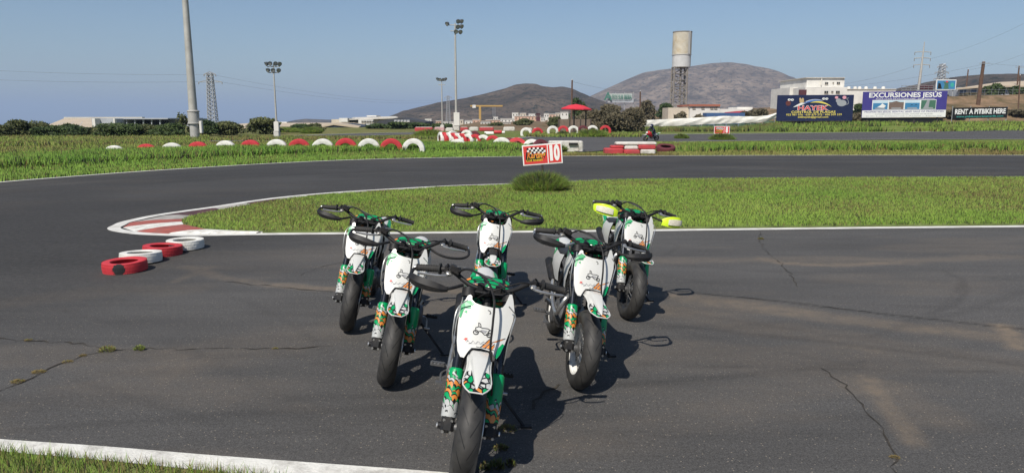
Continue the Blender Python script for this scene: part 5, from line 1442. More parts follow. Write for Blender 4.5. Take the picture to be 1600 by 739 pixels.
pts = [A(*c) - b.location for c in [(494, 208, 118), (494, 199, 118), (521, 193.6, 118), (560, 198.5, 118), (560, 208, 118)]]
MB().poly(pts, (0, 14, 0)).build('gable_wall', M['navy_wall'], b, 0)
slope(b, 'roof', 'roof_tan', [(493, 199, 117.8), (521, 193.2, 117.8), (526, 191.5, 140), (500, 196.5, 140)]); slope(b, 'roof', 'roof_tan', [(521, 193.2, 117.8), (561, 198.4, 117.8), (572, 193.5, 140), (526, 191.5, 140)])
for x in (528, 541, 558): win(b, x, x + 6, 201, 206, 117.98, 'wall_cream', 'door')
b = bld('factory', 590, 170, 'cream factory with stepped white blocks on its roof')
bx(b, 'wall', 'wall_cream', 518, 590, 186.8, None, 170, 20); bx(b, 'upper_block', 'wall_white', 530, 543, 184.8, 191, 168, 8); bx(b, 'window_band', 'dark_wall', 546, 564, 187.8, 191.6, 169.8, .3); bx(b, 'lower_block', 'wall_white', 560, 583, 187.4, None, 168, 6)
for k in range(5): win(b, 565 + 4 * k, 568 + 4 * k, 189, 192, 167.98)
slope(b, 'roof', 'roof_pale', [(545, 186.2, 169), (622, 183.6, 169), (618, 182, 200), (552, 183.6, 200)]); bx(b, 'roof_tank', 'wall_white', 573, 588, 180.8, 182.6, 190, 6); bx(b, 'side_wall', 'wall_cream', 590, 622, 183.8, None, 171, 12)
b = bld('grey_shed', 632, 150, 'dark grey shed with a low gable beside the dark hedge')
MB().poly([A(*c) - b.location for c in [(590, 203, 150), (590, 189.2, 150), (622, 184.2, 150), (664, 191, 150), (664, 203, 150)]], (0, 16, 0)).build('gable_wall', M['dark_wall'], b, 0)
for k in range(5): win(b, 616 + 5 * k, 620 + 5 * k, 187.6, 190.6, 149.98, 'wall_grey')
# the town below the dark hill
for k, (x0, x1, y0, Y, m_, lab) in enumerate([(681, 689, 189.5, 260, 'wall_peach', 'small peach house near the short far mast'), (690, 700, 190.6, 250, 'wall_white', 'small white house at the foot of the tall mast'), (702, 712, 191.2, 255, 'wall_white', 'flat white house behind the tall mast base'), (751, 766, 190.4, 190, 'wall_white', 'white box van-like shed before the peach building'), (759, 781, 187.8, 230, 'wall_peach', 'peach house with a white terrace below the crane'), (782, 804, 186.2, 260, 'wall_white', 'white house beside the peach building'), (785, 798, 191.6, 180, 'wall_white', 'low white shed before the peach building'), (804, 845, 182, 300, 'wall_peach', 'large peach building below the dark hill'), (800, 810, 176.8, 420, 'wall_white', 'white house highest on the lower slope of the dark hill'), (838, 844, 178, 290, 'maroon_wall', 'narrow dark tower block beside the peach building'), (850, 858, 178, 380, 'wall_white', 'white house next to the dark tower block'), (858, 868, 179, 390, 'wall_peach', 'peach house in the row beside the parasol'), (868, 876, 177.4, 400, 'wall_cream', 'cream house in the row beside the parasol'), (876, 888, 176, 380, 'wall_white', 'white house partly behind the parasol'), (899, 907, 176.4, 240, 'wall_white', 'white house seen under the parasol'), (640, 650, 188.6, 420, 'wall_cream', 'tiny cream house at the seaward foot of the dark hill'), (664, 674, 186.6, 480, 'wall_white', 'tiny white house under the hill mast'), (712, 724, 187.6, 300, 'wall_cream', 'cream house just past the tall mast'), (726, 738, 189, 280, 'wall_white', 'white house between the tall mast and the crane'), (738, 750, 187.4, 320, 'wall_peach', 'peach house at the crane foot'), (812, 822, 177.6, 520, 'wall_cream', 'cream house above the large peach building'), (826, 836, 178.6, 500, 'wall_white', 'white house above the large peach building'), (845, 852, 184, 260, 'wall_white', 'low white house between tower block and olive tree'), (856, 866, 185.6, 220, 'wall_cream', 'low cream house by the olive tree'), (771, 778, 183.4, 500, 'wall_white', 'little white house above the peach terrace house')]):
    b = bld('house', (x0 + x1) / 2, Y, lab, 'house', 'houses below the dark hill')
    d = (x1 - x0) / FPX * Y * .8
    bx(b, 'wall', m_, x0, x1, y0, None, Y, d); bx(b, 'parapet', 'wall_white' if m_ != 'maroon_wall' else m_, x0 - .2, x1 + .2, y0 - .7, y0, Y - .2, d + .4)
    nw = max(2, int((x1 - x0) / 5))
    for i in range(nw):
        x = x0 + (x1 - x0) * (i + .5) / nw; win(b, x - .8, x + .8, y0 + 2, y0 + 4.2, Y - .02)
b = bld('white_factory', 1300, 165, 'white flat-roofed factory above the navy hoarding')
for nm, m_, x0, x1, y0, y1, Y, d in [('left_wing', 'wall_white', 1234, 1263, 137, None, 168, 12), ('upper_storey', 'wall_white', 1260, 1320, 122, 137.2, 163, 16), ('main_wall', 'wall_white', 1258, 1324, 136.6, None, 161, 20), ('right_wing', 'wall_white', 1322, 1400, 140.2, None, 166, 14), ('stair_tower', 'wall_white', 1283, 1285, 121, 134, 162.7, .4), ('loading_door', 'maroon_wall', 1249, 1260.5, 140.5, 150, 160.9, .5), ('roof_edge', 'roof_pale', 1259.6, 1320.4, 121.3, 122.2, 162.6, 17), ('parapet', 'roof_pale', 1321.6, 1400.5, 139.2, 140.3, 165.8, 14.4)]:
    bx(b, nm, m_, x0, x1, y0, y1, Y, d)
for x0, x1, y0, y1 in [(1289, 1294, 129, 132.4), (1301, 1303, 129, 131), (1307.5, 1312.5, 128.6, 132)]: win(b, x0, x1, y0, y1, 162.98)
for x0, x1, y0, y1 in [(1288, 1294, 142.6, 146.4), (1299, 1302, 142.6, 145), (1306, 1312, 142.4, 146.2)]: win(b, x0, x1, y0, y1, 160.98)
for x in (1239, 1243, 1247): win(b, x, x + 1.3, 144, 149, 167.98)
for x in (1326, 1336, 1343, 1353, 1367, 1380):
    p = A(x, 139, 170) - b.location; MB().lathe([(0, .5), (.3, .46), (.4, .3), (.4, -.3), (0, -.3)], c=tuple(p), axis='Z', seg=12).build('roof_vent', M['wall_white'], b)
b = bld('white_house', 1110, 130, 'long white house with a red tile edge at the foot of the mountain')
bx(b, 'wall', 'wall_white', 1078, 1125, 166.2, None, 130, 9); bx(b, 'roof', 'terracotta', 1077, 1125.6, 163.4, 166.4, 129.7, 9.6); bx(b, 'side_wing', 'wall_cream', 1044, 1078, 168.6, None, 131, 5)
for x in (1082, 1096, 1110, 1116): win(b, x, x + 4.5, 168.2, 170.2, 129.98)
b = bld('low_hall', 1155, 140, 'low white hall with a red sheet roof beside the blue container')
bx(b, 'wall', 'wall_white', 1125, 1178, 170.6, None, 140, 8); bx(b, 'wing', 'wall_white', 1152, 1176, 167.6, 171, 142, 6); slope(b, 'roof', 'barrier_red', [(1132, 176, 133), (1168, 176, 133), (1164, 173, 139), (1150, 174, 139)])
b = bld('shipping_container', 1136, 116, 'long blue container behind the white tarpaulin', 'container')
bx(b, 'body', 'blue_metal', 1104, 1164, 176.6, None, 116, 2.4)
for k in range(18): bx(b, 'rib', 'blue_metal', 1106 + 3.2 * k, 1107.4 + 3.2 * k, 177, 183, 115.93, .1)
b = bld('hall', 1545, 140, 'hall with a long tan roof on top of the earth slope')
bx(b, 'wall', 'wall_grey', 1495, 1640, 137, None, 140, 14); slope(b, 'roof', 'roof_tan', [(1494, 138.4, 139), (1548, 134.4, 139), (1562, 128.6, 150), (1545, 131, 150)]); slope(b, 'roof', 'roof_tan', [(1548, 134.4, 139), (1650, 133.4, 139), (1650, 124.6, 150), (1562, 128.6, 150)])
for k in range(7): bx(b, 'bay_panel', 'blue_metal', 1500 + 16 * k, 1510 + 16 * k, 138.6, 146, 139.9, .2)

# ---------------------------------------------------------------- water tower
M['tank_stain'] = mat('tank_paint', (.50, .46, .37), .7, var=.12, scale=.5, dirt=(.40, .30, .15), dscale=.35, damt=.8)
M['tank_low'] = mat('tank_concrete', (.50, .50, .49), .8, var=.08, scale=.8)
M['rust_steel'] = mat('weathered_steel', (.20, .18, .16), .7, var=.2, scale=1.5)
Y = 240; base = A(1061, 172, Y); sc_ = Y / FPX
wt = tag(empty('water_tower', (base.x, Y, Tz(base.x, Y))), 'tall water tower with a stained cream tank on steel lattice legs', 'water tower')
zt = lambda py: A(1062, py, Y).z - wt.location.z
rt = 14.2 * sc_
MB().lathe([(0, zt(50.6)), (rt * .96, zt(50.6)), (rt, zt(51.2)), (rt, zt(86))], c=(.2, 0, 0), axis='Z', seg=40).build('tank', M['tank_stain'], wt)
MB().lathe([(rt * 1.03, zt(86)), (rt * 1.03, zt(86.8)), (rt * .975, zt(87.2)), (rt * .975, zt(105.4)), (rt * .93, zt(106)), (0, zt(106))], c=(.2, 0, 0), axis='Z', seg=40).build('tank_base', M['tank_low'], wt)
MB().lathe([(rt * 1.005, zt(50.2)), (rt * 1.02, zt(50.2)), (rt * 1.02, zt(51.8)), (rt * 1.005, zt(51.8))], c=(.2, 0, 0), axis='Z', seg=40, closed=True).build('rim', M['rust_steel'], wt)
mb = MB()
for k in range(40): mb.box((.2 + rt * .5, -rt * .885, zt(52 + k * .85)), (.7, .12, .08))
for dx in (-.35, .35): mb.box((.2 + rt * .5 + dx, -rt * .885, (zt(50) + zt(86)) / 2), (.10, .14, zt(50) - zt(86)))
mb.build('ladder', M['tank_low'], wt)
lx, ly = rt * .78, rt * .6
legs = [(-lx, -ly), (lx * .75, -ly), (lx * .75, ly), (-lx, ly)]
for (x, y) in legs: MB().tube([(x * 1.05, y * 1.05, -.4), (x, y, zt(105))], .30, 8).build('leg', M['rust_steel'], wt)
ztop, nb = zt(106), 7
for i in range(4):
    (x1, y1), (x2, y2) = legs[i], legs[(i + 1) % 4]
    mb = MB()
    for k in range(nb):
        z0, z1 = ztop * k / nb, ztop * (k + 1) / nb
        a, c = ((x1, y1), (x2, y2)) if k % 2 else ((x2, y2), (x1, y1))
        mb.tube([(a[0], a[1], z0), (c[0], c[1], z1)], .13, 6); mb.tube([(x1, y1, z1), (x2, y2, z1)], .10, 6)
    mb.build('bracing', M['rust_steel'], wt)
MB().tube([(.1, 0, 0), (.1, 0, ztop)], .35, 8).build('riser_pipe', M['rust_steel'], wt)
bx(wt, 'plinth', 'wall_white', 1045, 1078, 169, None, Y - 4, 8)

# ---------------------------------------------------------------- masts, pylons, poles, wires
M['mast'] = mat('mast_steel', (.42, .41, .38), .6, metal=.2, var=.12, scale=2, dirt=(.28, .25, .2), dscale=1.2, damt=.5)
M['lamp_body'] = mat('lamp_body', (.10, .11, .12), .5, metal=.3)
M['wood_pole'] = mat('wood_pole', (.11, .065, .045), .9, var=.25, scale=2)
M['wire'] = mat('wire', (.06, .065, .07), .6)
p = A(305, 219, 54)
mst = tag(empty('steel_mast', (p.x, 54, Tz(p.x, 54))), 'thick tapered grey steel mast running up out of view', 'mast')
MB().tube([(0, 0, 0), (0, 0, 12.4)], [.33, .185], 20).build('pole', M['mast'], mst)
MB().lathe([(.34, 1.15), (.44, 1.2), (.44, 1.26), (.405, 1.28), (.405, 2.05), (.44, 2.08), (.44, 2.14), (.32, 2.2)], axis='Z', seg=20).build('collar', M['mast'], mst)
MB().lathe([(0, -.1), (.42, -.1), (.42, .12), (.34, .15)], axis='Z', seg=20).build('base_plate', M['mast'], mst)
MB().box((.52, 0, .95), (.18, .3, .9), bev=.03).build('control_box', M['wall_white'], mst)
mb = MB().lathe([(.14, 12.3), (.95, 12.35), (1.0, 12.42), (.95, 12.5), (.14, 12.55)], axis='Z', seg=24); mb.build('lamp_ring', M['mast'], mst)
def floodlight(px, ybase, ytop, Y, r, lamps, label, box=True):
    p = A(px, ytop, Y); zb = Tz(p.x, Y); h = p.z - zb
    root = tag(empty('floodlight_mast', (p.x, Y, zb)), label, 'floodlight')
    MB().tube([(0, 0, -.2), (0, 0, h - .6)], [r, r * .6], 12).build('pole', M['mast'], root)
    MB().box((0, 0, .3), (r * 5, r * 5, .7), bev=.05).build('plinth', M['concrete_white'], root)
    if box: MB().box((r * .5, -r * 1.6, .95 if h < 9 else 1.4), (r * 4.5, r * 2.5, .75 if h < 9 else 1.7), bev=.03).build('control_box', M['wall_white'], root)
    fr = MB().use(M['mast'])
    s = h / 9 if h < 9 else h / 13
    fr.tube([(-.75 * s, 0, h - .35 * s), (.75 * s, 0, h - .35 * s)], .05 * s, 6); fr.tube([(-.6 * s, 0, h - 1.05 * s), (.6 * s, 0, h - 1.05 * s)], .05 * s, 6); fr.tube([(0, 0, h - 1.4 * s), (0, 0, h - .1 * s)], .07 * s, 6)
    fr.build('lamp_frame', None, root)
    for (x, z, yaw) in lamps:
        o = MB().use(M['lamp_body']).lathe([(0, .22), (.10, .2), (.2, .1), (.27, -.1), (.28, -.16), (.25, -.17)], axis='Y', seg=14)
        o.use(M['galv']).lathe([(0, -.13), (.25, -.15)], axis='Y', seg=14)
        o = o.build('lamp', None, root); o.location = (x * s, -.12 * s, h + z * s); o.rotation_euler = (R(28), 0, yaw); o.scale = (s,) * 3
    return root
LM = [(-.75, 0, -.9), (-.3, .05, -.3), (.3, .05, .4), (.75, 0, .9), (-.6, -.75, -.7), (.0, -.75, 0), (.6, -.75, .8)]
floodlight(427, 217, 100, 57, .085, LM, 'short floodlight mast with a cluster of lamps behind the tyre row')
floodlight(711, 201, 35, 95, .17, [(.35, .1, .5), (.75, .1, .9), (-.9, -.2, -.9), (.3, -.55, .5), (.75, -.5, .9), (.1, -1.1, .2), (.6, -1.15, .8)], 'tallest floodlight mast with a white control cabinet at its foot')
floodlight(690, 206, 123.5, 96, .10, [(-.7, 0, -1), (-.25, -.1, -.4), (.25, -.1, .4), (.7, 0, 1)], 'shorter floodlight mast standing beside the tallest one', False)
def lattice(px, ytop, Y, w0, w1, arms, label, m_='galv', name='power_pylon', nb=14, rod=.05, insul=True):
    p = A(px, ytop, Y); zb = Tz(p.x, Y); h = p.z - zb
    root = tag(empty(name, (p.x, Y, zb)), label, 'pylon')
    cs = [(-1, -1), (1, -1), (1, 1), (-1, 1)]
    W = lambda z: (w0 + (w1 - w0) * z / h) / 2
    for c in cs: MB().tube([(c[0] * W(0), c[1] * W(0), -.4), (c[0] * W(h), c[1] * W(h), h)], rod * 1.3, 5).build('leg', M[m_], root)
    for i in range(4):
        a, c = cs[i], cs[(i + 1) % 4]; mb = MB()
        for k in range(nb):
            z0, z1 = h * k / nb, h * (k + 1) / nb
            mb.tube([(a[0] * W(z0), a[1] * W(z0), z0), (c[0] * W(z1), c[1] * W(z1), z1)], rod, 4); mb.tube([(c[0] * W(z0), c[1] * W(z0), z0), (a[0] * W(z1), a[1] * W(z1), z1)], rod, 4)
        mb.build('bracing', M[m_], root)
    for (zf, L) in arms:
        mb = MB(); z = h * zf
        for s_ in (-1, 1):
            mb.tube([(0, 0, z), (s_ * L, 0, z - .02 * h * 0)], rod * 1.2, 5); mb.tube([(0, 0, z + .05 * h), (s_ * L, 0, z)], rod, 5)
            if insul: mb.tube([(s_ * L, 0, z), (s_ * L * 1.02, 0, z - .04 * h)], rod * 1.6, 6)
        mb.build('cross_arm', M[m_], root)
    return root
lattice(327.5, 114, 120, 1.35, .75, [(.83, 1.9), (.97, .95)], 'lattice power pylon with two crossarms behind the seaward trees', rod=.055)
lattice(700, 150, 300, 2.2, .8, [(.95, 1.4)], 'far thin lattice pylon behind the shorter floodlight mast', rod=.06, nb=16)
lattice(1473, 100, 190, 2.4, .9, [(.62, 1.9), (.78, 1.7), (.93, 1.2)], 'lattice power pylon behind the small picture board', rod=.07)
p = A(1441, 66, 175); zb = Tz(p.x, 175); h = p.z - zb
py_ = tag(empty('power_pylon', (p.x, 175, zb)), 'tapered tubular power pylon with three pairs of arms', 'pylon')
MB().tube([(0, 0, -.3), (.3, 0, h * .5), (.55, 0, h)], [.42, .28, .09], 12).build('pole', M['mast'], py_)
for yy, L in ((82, 1.9), (91.5, 1.9), (102, 1.9)):
    z = A(1441, yy, 175).z - zb; MB().tube([(.4 - L, 0, z), (.4, 0, z + .12), (.4 + L, 0, z)], .09, 6).build('cross_arm', M['mast'], py_)
    for s_ in (-1, 1): MB().tube([(.4 + s_ * L, 0, z), (.4 + s_ * L, 0, z - .7)], .07, 6).build('insulator', M['rust_steel'], py_)
def pole(px0, y0, px1, y1, Y, r, label, arm=0, m_='wood_pole'):
    a, c = A(px0, y0, Y), A(px1, y1, Y); a.z = min(a.z, Tz(a.x, Y) - .1)
    root = tag(empty('utility_pole', (a.x, Y, a.z)), label, 'pole')
    d = c - a
    MB().tube([(0, 0, 0), d], [r, r * .75], 10).build('shaft', M[m_], root)
    if arm: MB().box(d + Vector((0, -r, -.25)), (arm, .08, .10)).build('cross_arm', M['galv'], root)
    MB().tube([d, d + Vector((0, 0, .12))], [r * .8, r * .3], 8).build('cap', M['galv'], root)
    return root
pole(893, 190, 894, 125.5, 110, .16, 'brown wooden pole rising behind the parasol')
pole(1000, 190, 1000.5, 143, 130, .16, 'brown wooden pole before the mountain near the green board')
pole(1528, 165, 1537, 97, 112, .30, 'thick leaning brown pole on the earth slope above the rent banner', 1.6)
pole(1508, 150, 1513, 109, 150, .16, 'slim dark pole behind the thick leaning pole')
pole(1588, 150, 1592.5, 103.5, 140, .17, 'slim pole rising beside the tan-roofed hall', 1.6)
pole(1590, 190, 1594, 118, 104, .10, 'thin brown post standing past the rent banner')
for k, (x0, y0, Y0, x1, y1, Y1, sag, lab) in enumerate([
    (-60, 108, 120, 318, 117, 120, .3, 'upper power wire running seaward from the lattice pylon'), (-60, 123, 120, 316, 128, 120, .3, 'lower power wire running seaward from the lattice pylon'),
    (336, 118, 120, 699, 155, 300, 2.2, 'upper wire falling from the lattice pylon towards the far thin pylon'), (342, 128, 120, 701, 158, 300, 2.0, 'lower wire falling from the lattice pylon towards the far thin pylon'),
    (1240, 138, 169, 1428, 104, 175, 1.2, 'wire rising from the factory to the tubular pylon'), (1455, 92, 175, 1760, -60, 150, 2.5, 'wire rising steeply from the tubular pylon'), (1537, 99, 112, 1800, 100, 112, .6, 'wire from the leaning pole across to the hall'),
    (1262, 138, 161, 1536, 101, 112, .8, 'low wire from the factory to the leaning pole'), (1513, 110, 150, 1740, 5, 140, 2, 'wire climbing from the slim dark pole'), (894, 128, 110, 1000, 145, 130, .3, 'wire between the two wooden poles')]):
    a, c = A(x0, y0, Y0), A(x1, y1, Y1)
    pts = [a.lerp(c, t) - Vector((0, 0, sag * 4 * t * (1 - t))) for t in np.linspace(0, 1, 14)]
    o = MB().tube([q - a for q in pts], .0001 * min(Y0, Y1), 5).build('power_wire', M['wire']); o.location = a
    tag(o, lab, 'wire')
# tower crane far off, in front of the dark hill
M['crane'] = mat('crane_yellow', (.42, .26, .07), .6)
p = A(750, 166, 420); zb = Tz(p.x, 420) - 1; k_ = 420 / FPX
cr = tag(empty('tower_crane', (p.x, 420, zb)), 'small yellow tower crane before the dark hill', 'crane'); h = p.z - zb
MB().box((0, 0, h / 2), (1.3, 1.3, h), bev=.1).build('mast', M['crane'], cr); MB().box((10 * k_, 0, h), (50 * k_, 1.1, .9), bev=.1).build('jib', M['crane'], cr); MB().box((-9 * k_, 0, h - .3), (2, 1.5, 1.8), bev=.1).build('counterweight', M['wall_white'], cr)
for dx in (20, 23): MB().tube([(dx * k_, 0, h), (dx * k_, 0, h * .35)], .15, 5).build('hoist_rope', M['galv'], cr)

# ---------------------------------------------------------------- parasol with its bench wall
M['parasol_red'] = mat('parasol_cloth', (.56, .03, .05), .8, var=.1, scale=2)
p = A(899, 163, 68); zb = Tz(p.x, 68)
ps = tag(empty('parasol', (p.x, 68, zb)), 'large red parasol on two dark posts above the tyre row', 'parasol'); h = p.z - zb
w_ = 24.5 / FPX * 68
n_ = 8; rows = []
for t, dz in ((0.02, 0), (.5, -.12), (1.0, -.42)):
    rows.append([(w_ * t * math.cos(2 * math.pi * (k + .5) / n_), w_ * t * math.sin(2 * math.pi * (k + .5) / n_), h + dz) for k in range(n_)])
mb = MB().grid(rows, True); mb.grid([[(x, y, z - .10) if i == 1 else (x, y, z) for (x, y, z) in rows[2]] for i in (0, 1)], True)
cn = mb.build('canopy', M['parasol_red'], ps, 0); cn.rotation_euler = (0, R(2), 0)
for dx in (-.1, 1.0): MB().tube([(dx, 0, 0), (dx, 0, h - .3)], .07, 8).build('post', M['post_dark'], ps)
MB().lathe([(0, h + .14), (.05, h + .1), (.06, h - .04)], axis='Z', seg=8).build('finial', M['post_dark'], ps)
M['reed'] = mat('reed_screen', (.17, .13, .10), .95, var=.2, scale=5)
rs = bld('reed_screen', 890, 71, 'brown reed screen behind the parasol posts', 'screen'); bx(rs, 'screen_panel', 'reed', 872, 924, 186.5, None, 71, .12)
for x in (873, 890, 907, 923): bx(rs, 'post', 'post_dark', x - .5, x + .5, 185.6, None, 70.9, .1)

# ---------------------------------------------------------------- lettered board, tarpaulin, fence
M['board_green'] = mat('board_green', (.06, .17, .14), .6, var=.1)
lb = bld('lettered_board', 968, 115, 'old board with tall green letters on a frame above the brown bush', 'sign')
def local(root, px, py, Y): return A(px, py, Y) - root.location
bx(lb, 'backing', 'wall_grey', 950, 990, 154.8, 160.5, 115.3, .1)
M['letter_grey'] = mat('board_pale', (.40, .44, .42), .7)
bx(lb, 'panel', 'letter_grey', 951, 988, 146.5, 155, 115.3, .08)
for x in (948, 962, 976, 990): bx(lb, 'post', 'galv', x - .5, x + .5, 144, None, 115.5, .15)
lettering('AUTOS SUR IBERIA', 1.0, M['board_green'], lb, local(lb, 969, 152.6, 115.1), bold=.02, width=36 / FPX * 115); lettering('A', 1.7, M['board_green'], lb, local(lb, 950, 151.4, 115), bold=.03)
M['tarp'] = mat('tarpaulin', (.70, .68, .62), .75, var=.05, scale=.8, dirt=(.48, .44, .36), dscale=.6, damt=.5)
tp = bld('tarpaulin', 1105, 90, 'long white tarpaulin draped along the fence beside the navy hoarding', 'tarpaulin')
X = np.linspace(1001, 1213, 150)
yt = np.interp(X, [1001, 1030, 1080, 1130, 1180, 1200, 1213], [188.5, 187, 184.6, 181.6, 182.4, 180.5, 176.8]); yb = np.interp(X, [1001, 1060, 1100, 1150, 1185, 1200, 1213], [199, 196.8, 194.6, 193, 191.8, 189.5, 183.5])
rows = []
for i, x in enumerate(X):
    r_ = []
    for t in np.linspace(0, 1, 9):
        dy = .34 * (fbm(np.array([x * .045 + t * 1.6]), np.array([t * 1.2 + x * .01]), 4, 2)[0] - .5) + .025 * math.sin(x * .31 + t * 7 + 3 * math.sin(x * .05)) - .10 * math.sin(t * math.pi)
        r_.append(local(tp, x, yt[i] * (1 - t) + yb[i] * t, 90 + dy))
    rows.append(r_)
mb = MB().grid(rows); mb.grid([[q + Vector((0, .012, 0)) for q in r_] for r_ in rows]); mb.build('sheet', M['tarp'], tp)
fn = bld('mesh_fence', 1105, 91, 'green mesh fence on steel posts under the white tarpaulin', 'fence')
M['fence_mesh'] = mat('fence_mesh', (.075, .12, .085), .85, var=.6, scale=2.5)
for k in range(12):
    x = 1002 + 19 * k; yy = float(np.interp(x, X, yt)) - 1.2
    bx(fn, 'post', 'galv', x - .4, x + .4, yy, None, 91.2, .08)
    if k < 11: bx(fn, 'mesh_panel', 'fence_mesh', x + .5, x + 18.4, float(np.interp(x + 9, X, yb)) + .5, None, 91.3, .04)
# ---------------------------------------------------------------- hoardings
for nm, c in (('navy', (.012, .018, .06)), ('navy_deep', (.02, .02, .10)), ('purple', (.055, .045, .22)), ('h_white', (.72, .72, .70)), ('h_red', (.62, .05, .06)), ('h_yellow', (.72, .60, .12)), ('h_blue', (.10, .20, .48)), ('mouse_grey', (.30, .31, .33)), ('mouse_pink', (.66, .32, .38)), ('roach_brown', (.12, .035, .03)), ('h_black', (.012, .012, .013)), ('h_teal', (.05, .35, .30)), ('sea_blue', (.05, .20, .38)), ('sky_pale', (.50, .62, .70)), ('rock_brown', (.17, .12, .10)), ('leaf_green', (.06, .15, .10)), ('wood_tan', (.50, .36, .18))):
    M[nm] = mat(nm, c, .45, var=.06, scale=.8)
def hoarding(name, x0, x1, yl, yr, ybl, ybr, Y, label):
    a, c = A(x0, yl, Y), A(x1, yr, Y); bl, br = A(x0, ybl, Y), A(x1, ybr, Y)
    w, h = c.x - a.x, (a.z - bl.z + c.z - br.z) / 2
    ce = (a + c + bl + br) / 4
    root = tag(empty(name, (ce.x, Y, Tz(ce.x, Y))), label, 'billboard')
    tilt = -math.atan2(c.z - a.z, w) * .5
    return root, w, h, ce.z - root.location.z, tilt
def hp(bd, nm, pts, m_, w, h, off):
    """flat print on the board: outline in board fractions, -.5 to .5"""
    return MB().poly([(x * w, -.06 - off, z * h) for x, z in pts]).build(nm, M[m_], bd, 0)
def ell(cx, cz, rx, rz, n_=18, a0=0, a1=2 * math.pi): return [(cx + rx * math.cos(a0 + (a1 - a0) * k / n_), cz + rz * math.sin(a0 + (a1 - a0) * k / n_)) for k in range(n_ if a1 - a0 > 6.2 else n_ + 1)]
def rect(x0, x1, z0, z1): return [(x0, z0), (x1, z0), (x1, z1), (x0, z1)]
def crescent(pts_o, pts_i): return pts_o + list(reversed(pts_i))
def arcp(x0, z0, x1, z1, b_, n_=12): return [(x0 + (x1 - x0) * t, z0 + (z1 - z0) * t + b_ * 4 * t * (1 - t)) for t in np.linspace(0, 1, n_)]
def legs_(root, w, zc, h):
    for k in range(4):
        x = (-.42 + .28 * k) * w; MB().box((x, .25, (zc + h * .3) / 2 - .1), (.16, .16, zc + h * .3 + .4)).build('support', M['post_dark'], root)
    MB().box((0, .2, (zc - h / 2) / 2 - .1), (w * .97, .05, zc - h / 2 + .1)).build('skirt', M['h_black'], root)
r1, w, h, zc, tl = hoarding('billboard', 1213.5, 1333, 149.4, 148.2, 190, 189, 92, 'navy pest-control hoarding with red lettering and a grey mouse')
legs_(r1, w, zc, h)
bd = MB().box((0, 0, 0), (w, .12, h), bev=.02).build('board', M['navy'], r1, 0); bd.location = (0, 0, zc); bd.rotation_euler = (0, tl, 0)
hp(bd, 'white_swoosh', crescent(arcp(-.29, .03, -.13, .25, .035), arcp(-.29, .03, -.10, .22, -.02)), 'h_white', w, h, .004)
hp(bd, 'blue_swoosh', crescent(arcp(-.18, .18, .10, .28, .10), arcp(-.18, .18, .10, .28, .045)), 'h_white', w, h, .004); hp(bd, 'blue_swoosh', crescent(arcp(-.16, .18, .09, .275, .09), arcp(-.14, .18, .09, .275, .03)), 'h_blue', w, h, .008)
hp(bd, 'yellow_swoosh', crescent(arcp(-.07, .20, .22, .04, .13), arcp(-.07, .20, .22, .04, .07)), 'h_yellow', w, h, .006)
lettering('HAYEK', h * .25, M['h_white'], bd, (-.035 * w, -.070, -.005 * h), bold=.05, width=w * .41); lettering('HAYEK', h * .24, M['h_red'], bd, (-.035 * w, -.080, -.005 * h), bold=.018, width=w * .395)
lettering('CONTROL DE PLAGAS', h * .125, M['h_yellow'], bd, (-.02 * w, -.07, -.155 * h), bold=.018, width=w * .58)
lettering('922 981 076 · 639 479 275 · 606 509 339', h * .10, M['h_yellow'], bd, (-.01 * w, -.07, -.255 * h), bold=.012, width=w * .73); lettering('ddthayek@gmail.com', h * .10, M['h_yellow'], bd, (-.02 * w, -.07, -.345 * h), bold=.012, width=w * .40)
for x, z in ((-.345, .325), (-.305, .32), (.105, .355), (.145, .352)):
    hp(bd, 'cartoon_eye', ell(x, z, .020, .042), 'h_white', w, h, .004); hp(bd, 'pupil', ell(x + .004, z, .007, .015, 10), 'h_black', w, h, .008)
hp(bd, 'brown_bug', ell(-.355, .19, .034, .10), 'roach_brown', w, h, .003); hp(bd, 'tan_bug', [(-.205, .20), (-.15, .22), (-.155, .36), (-.17, .40), (-.185, .34), (-.20, .40), (-.215, .38)], 'wood_tan', w, h, .006)
hp(bd, 'mouse_body', ell(.345, .185, .062, .125), 'mouse_grey', w, h, .004); hp(bd, 'mouse_head', ell(.30, .28, .035, .085), 'mouse_grey', w, h, .0055)
hp(bd, 'mouse_ear', ell(.375, .40, .026, .062), 'mouse_pink', w, h, .007); hp(bd, 'mouse_ear', ell(.272, .40, .022, .05), 'mouse_pink', w, h, .007)
tq = smooth([(.395 * w, -.066, .12 * h), (.43 * w, -.066, .16 * h), (.425 * w, -.066, .28 * h), (.405 * w, -.066, .34 * h), (.43 * w, -.066, .38 * h)], 5); MB().tube(tq, .035, 5).build('mouse_tail', M['mouse_grey'], bd)
r2, w, h, zc, tl = hoarding('billboard', 1347, 1479, 144.5, 142, 184.4, 183.4, 93, 'purple and white excursions hoarding with four pictures in a row')
legs_(r2, w, zc, h)
bd = MB().box((0, 0, 0), (w, .12, h), bev=.02).build('board', M['purple'], r2, 0); bd.location = (0, 0, zc); bd.rotation_euler = (0, tl, 0)
hp(bd, 'white_band', rect(-.498, .498, -.495, -.22), 'h_white', w, h, .003)
lettering('EXCURSIONES JESÚS', h * .25, M['h_white'], bd, (0, -.066, .355 * h), bold=.03, width=w * .86)
lettering('TODA CLASE DE EXCURSIONES · EXCURSIONS', h * .05, M['h_white'], bd, (0, -.066, .215 * h), bold=.01, width=w * .70)
hp(bd, 'picture_frame', rect(-.385, .375, -.205, .18), 'h_white', w, h, .005)
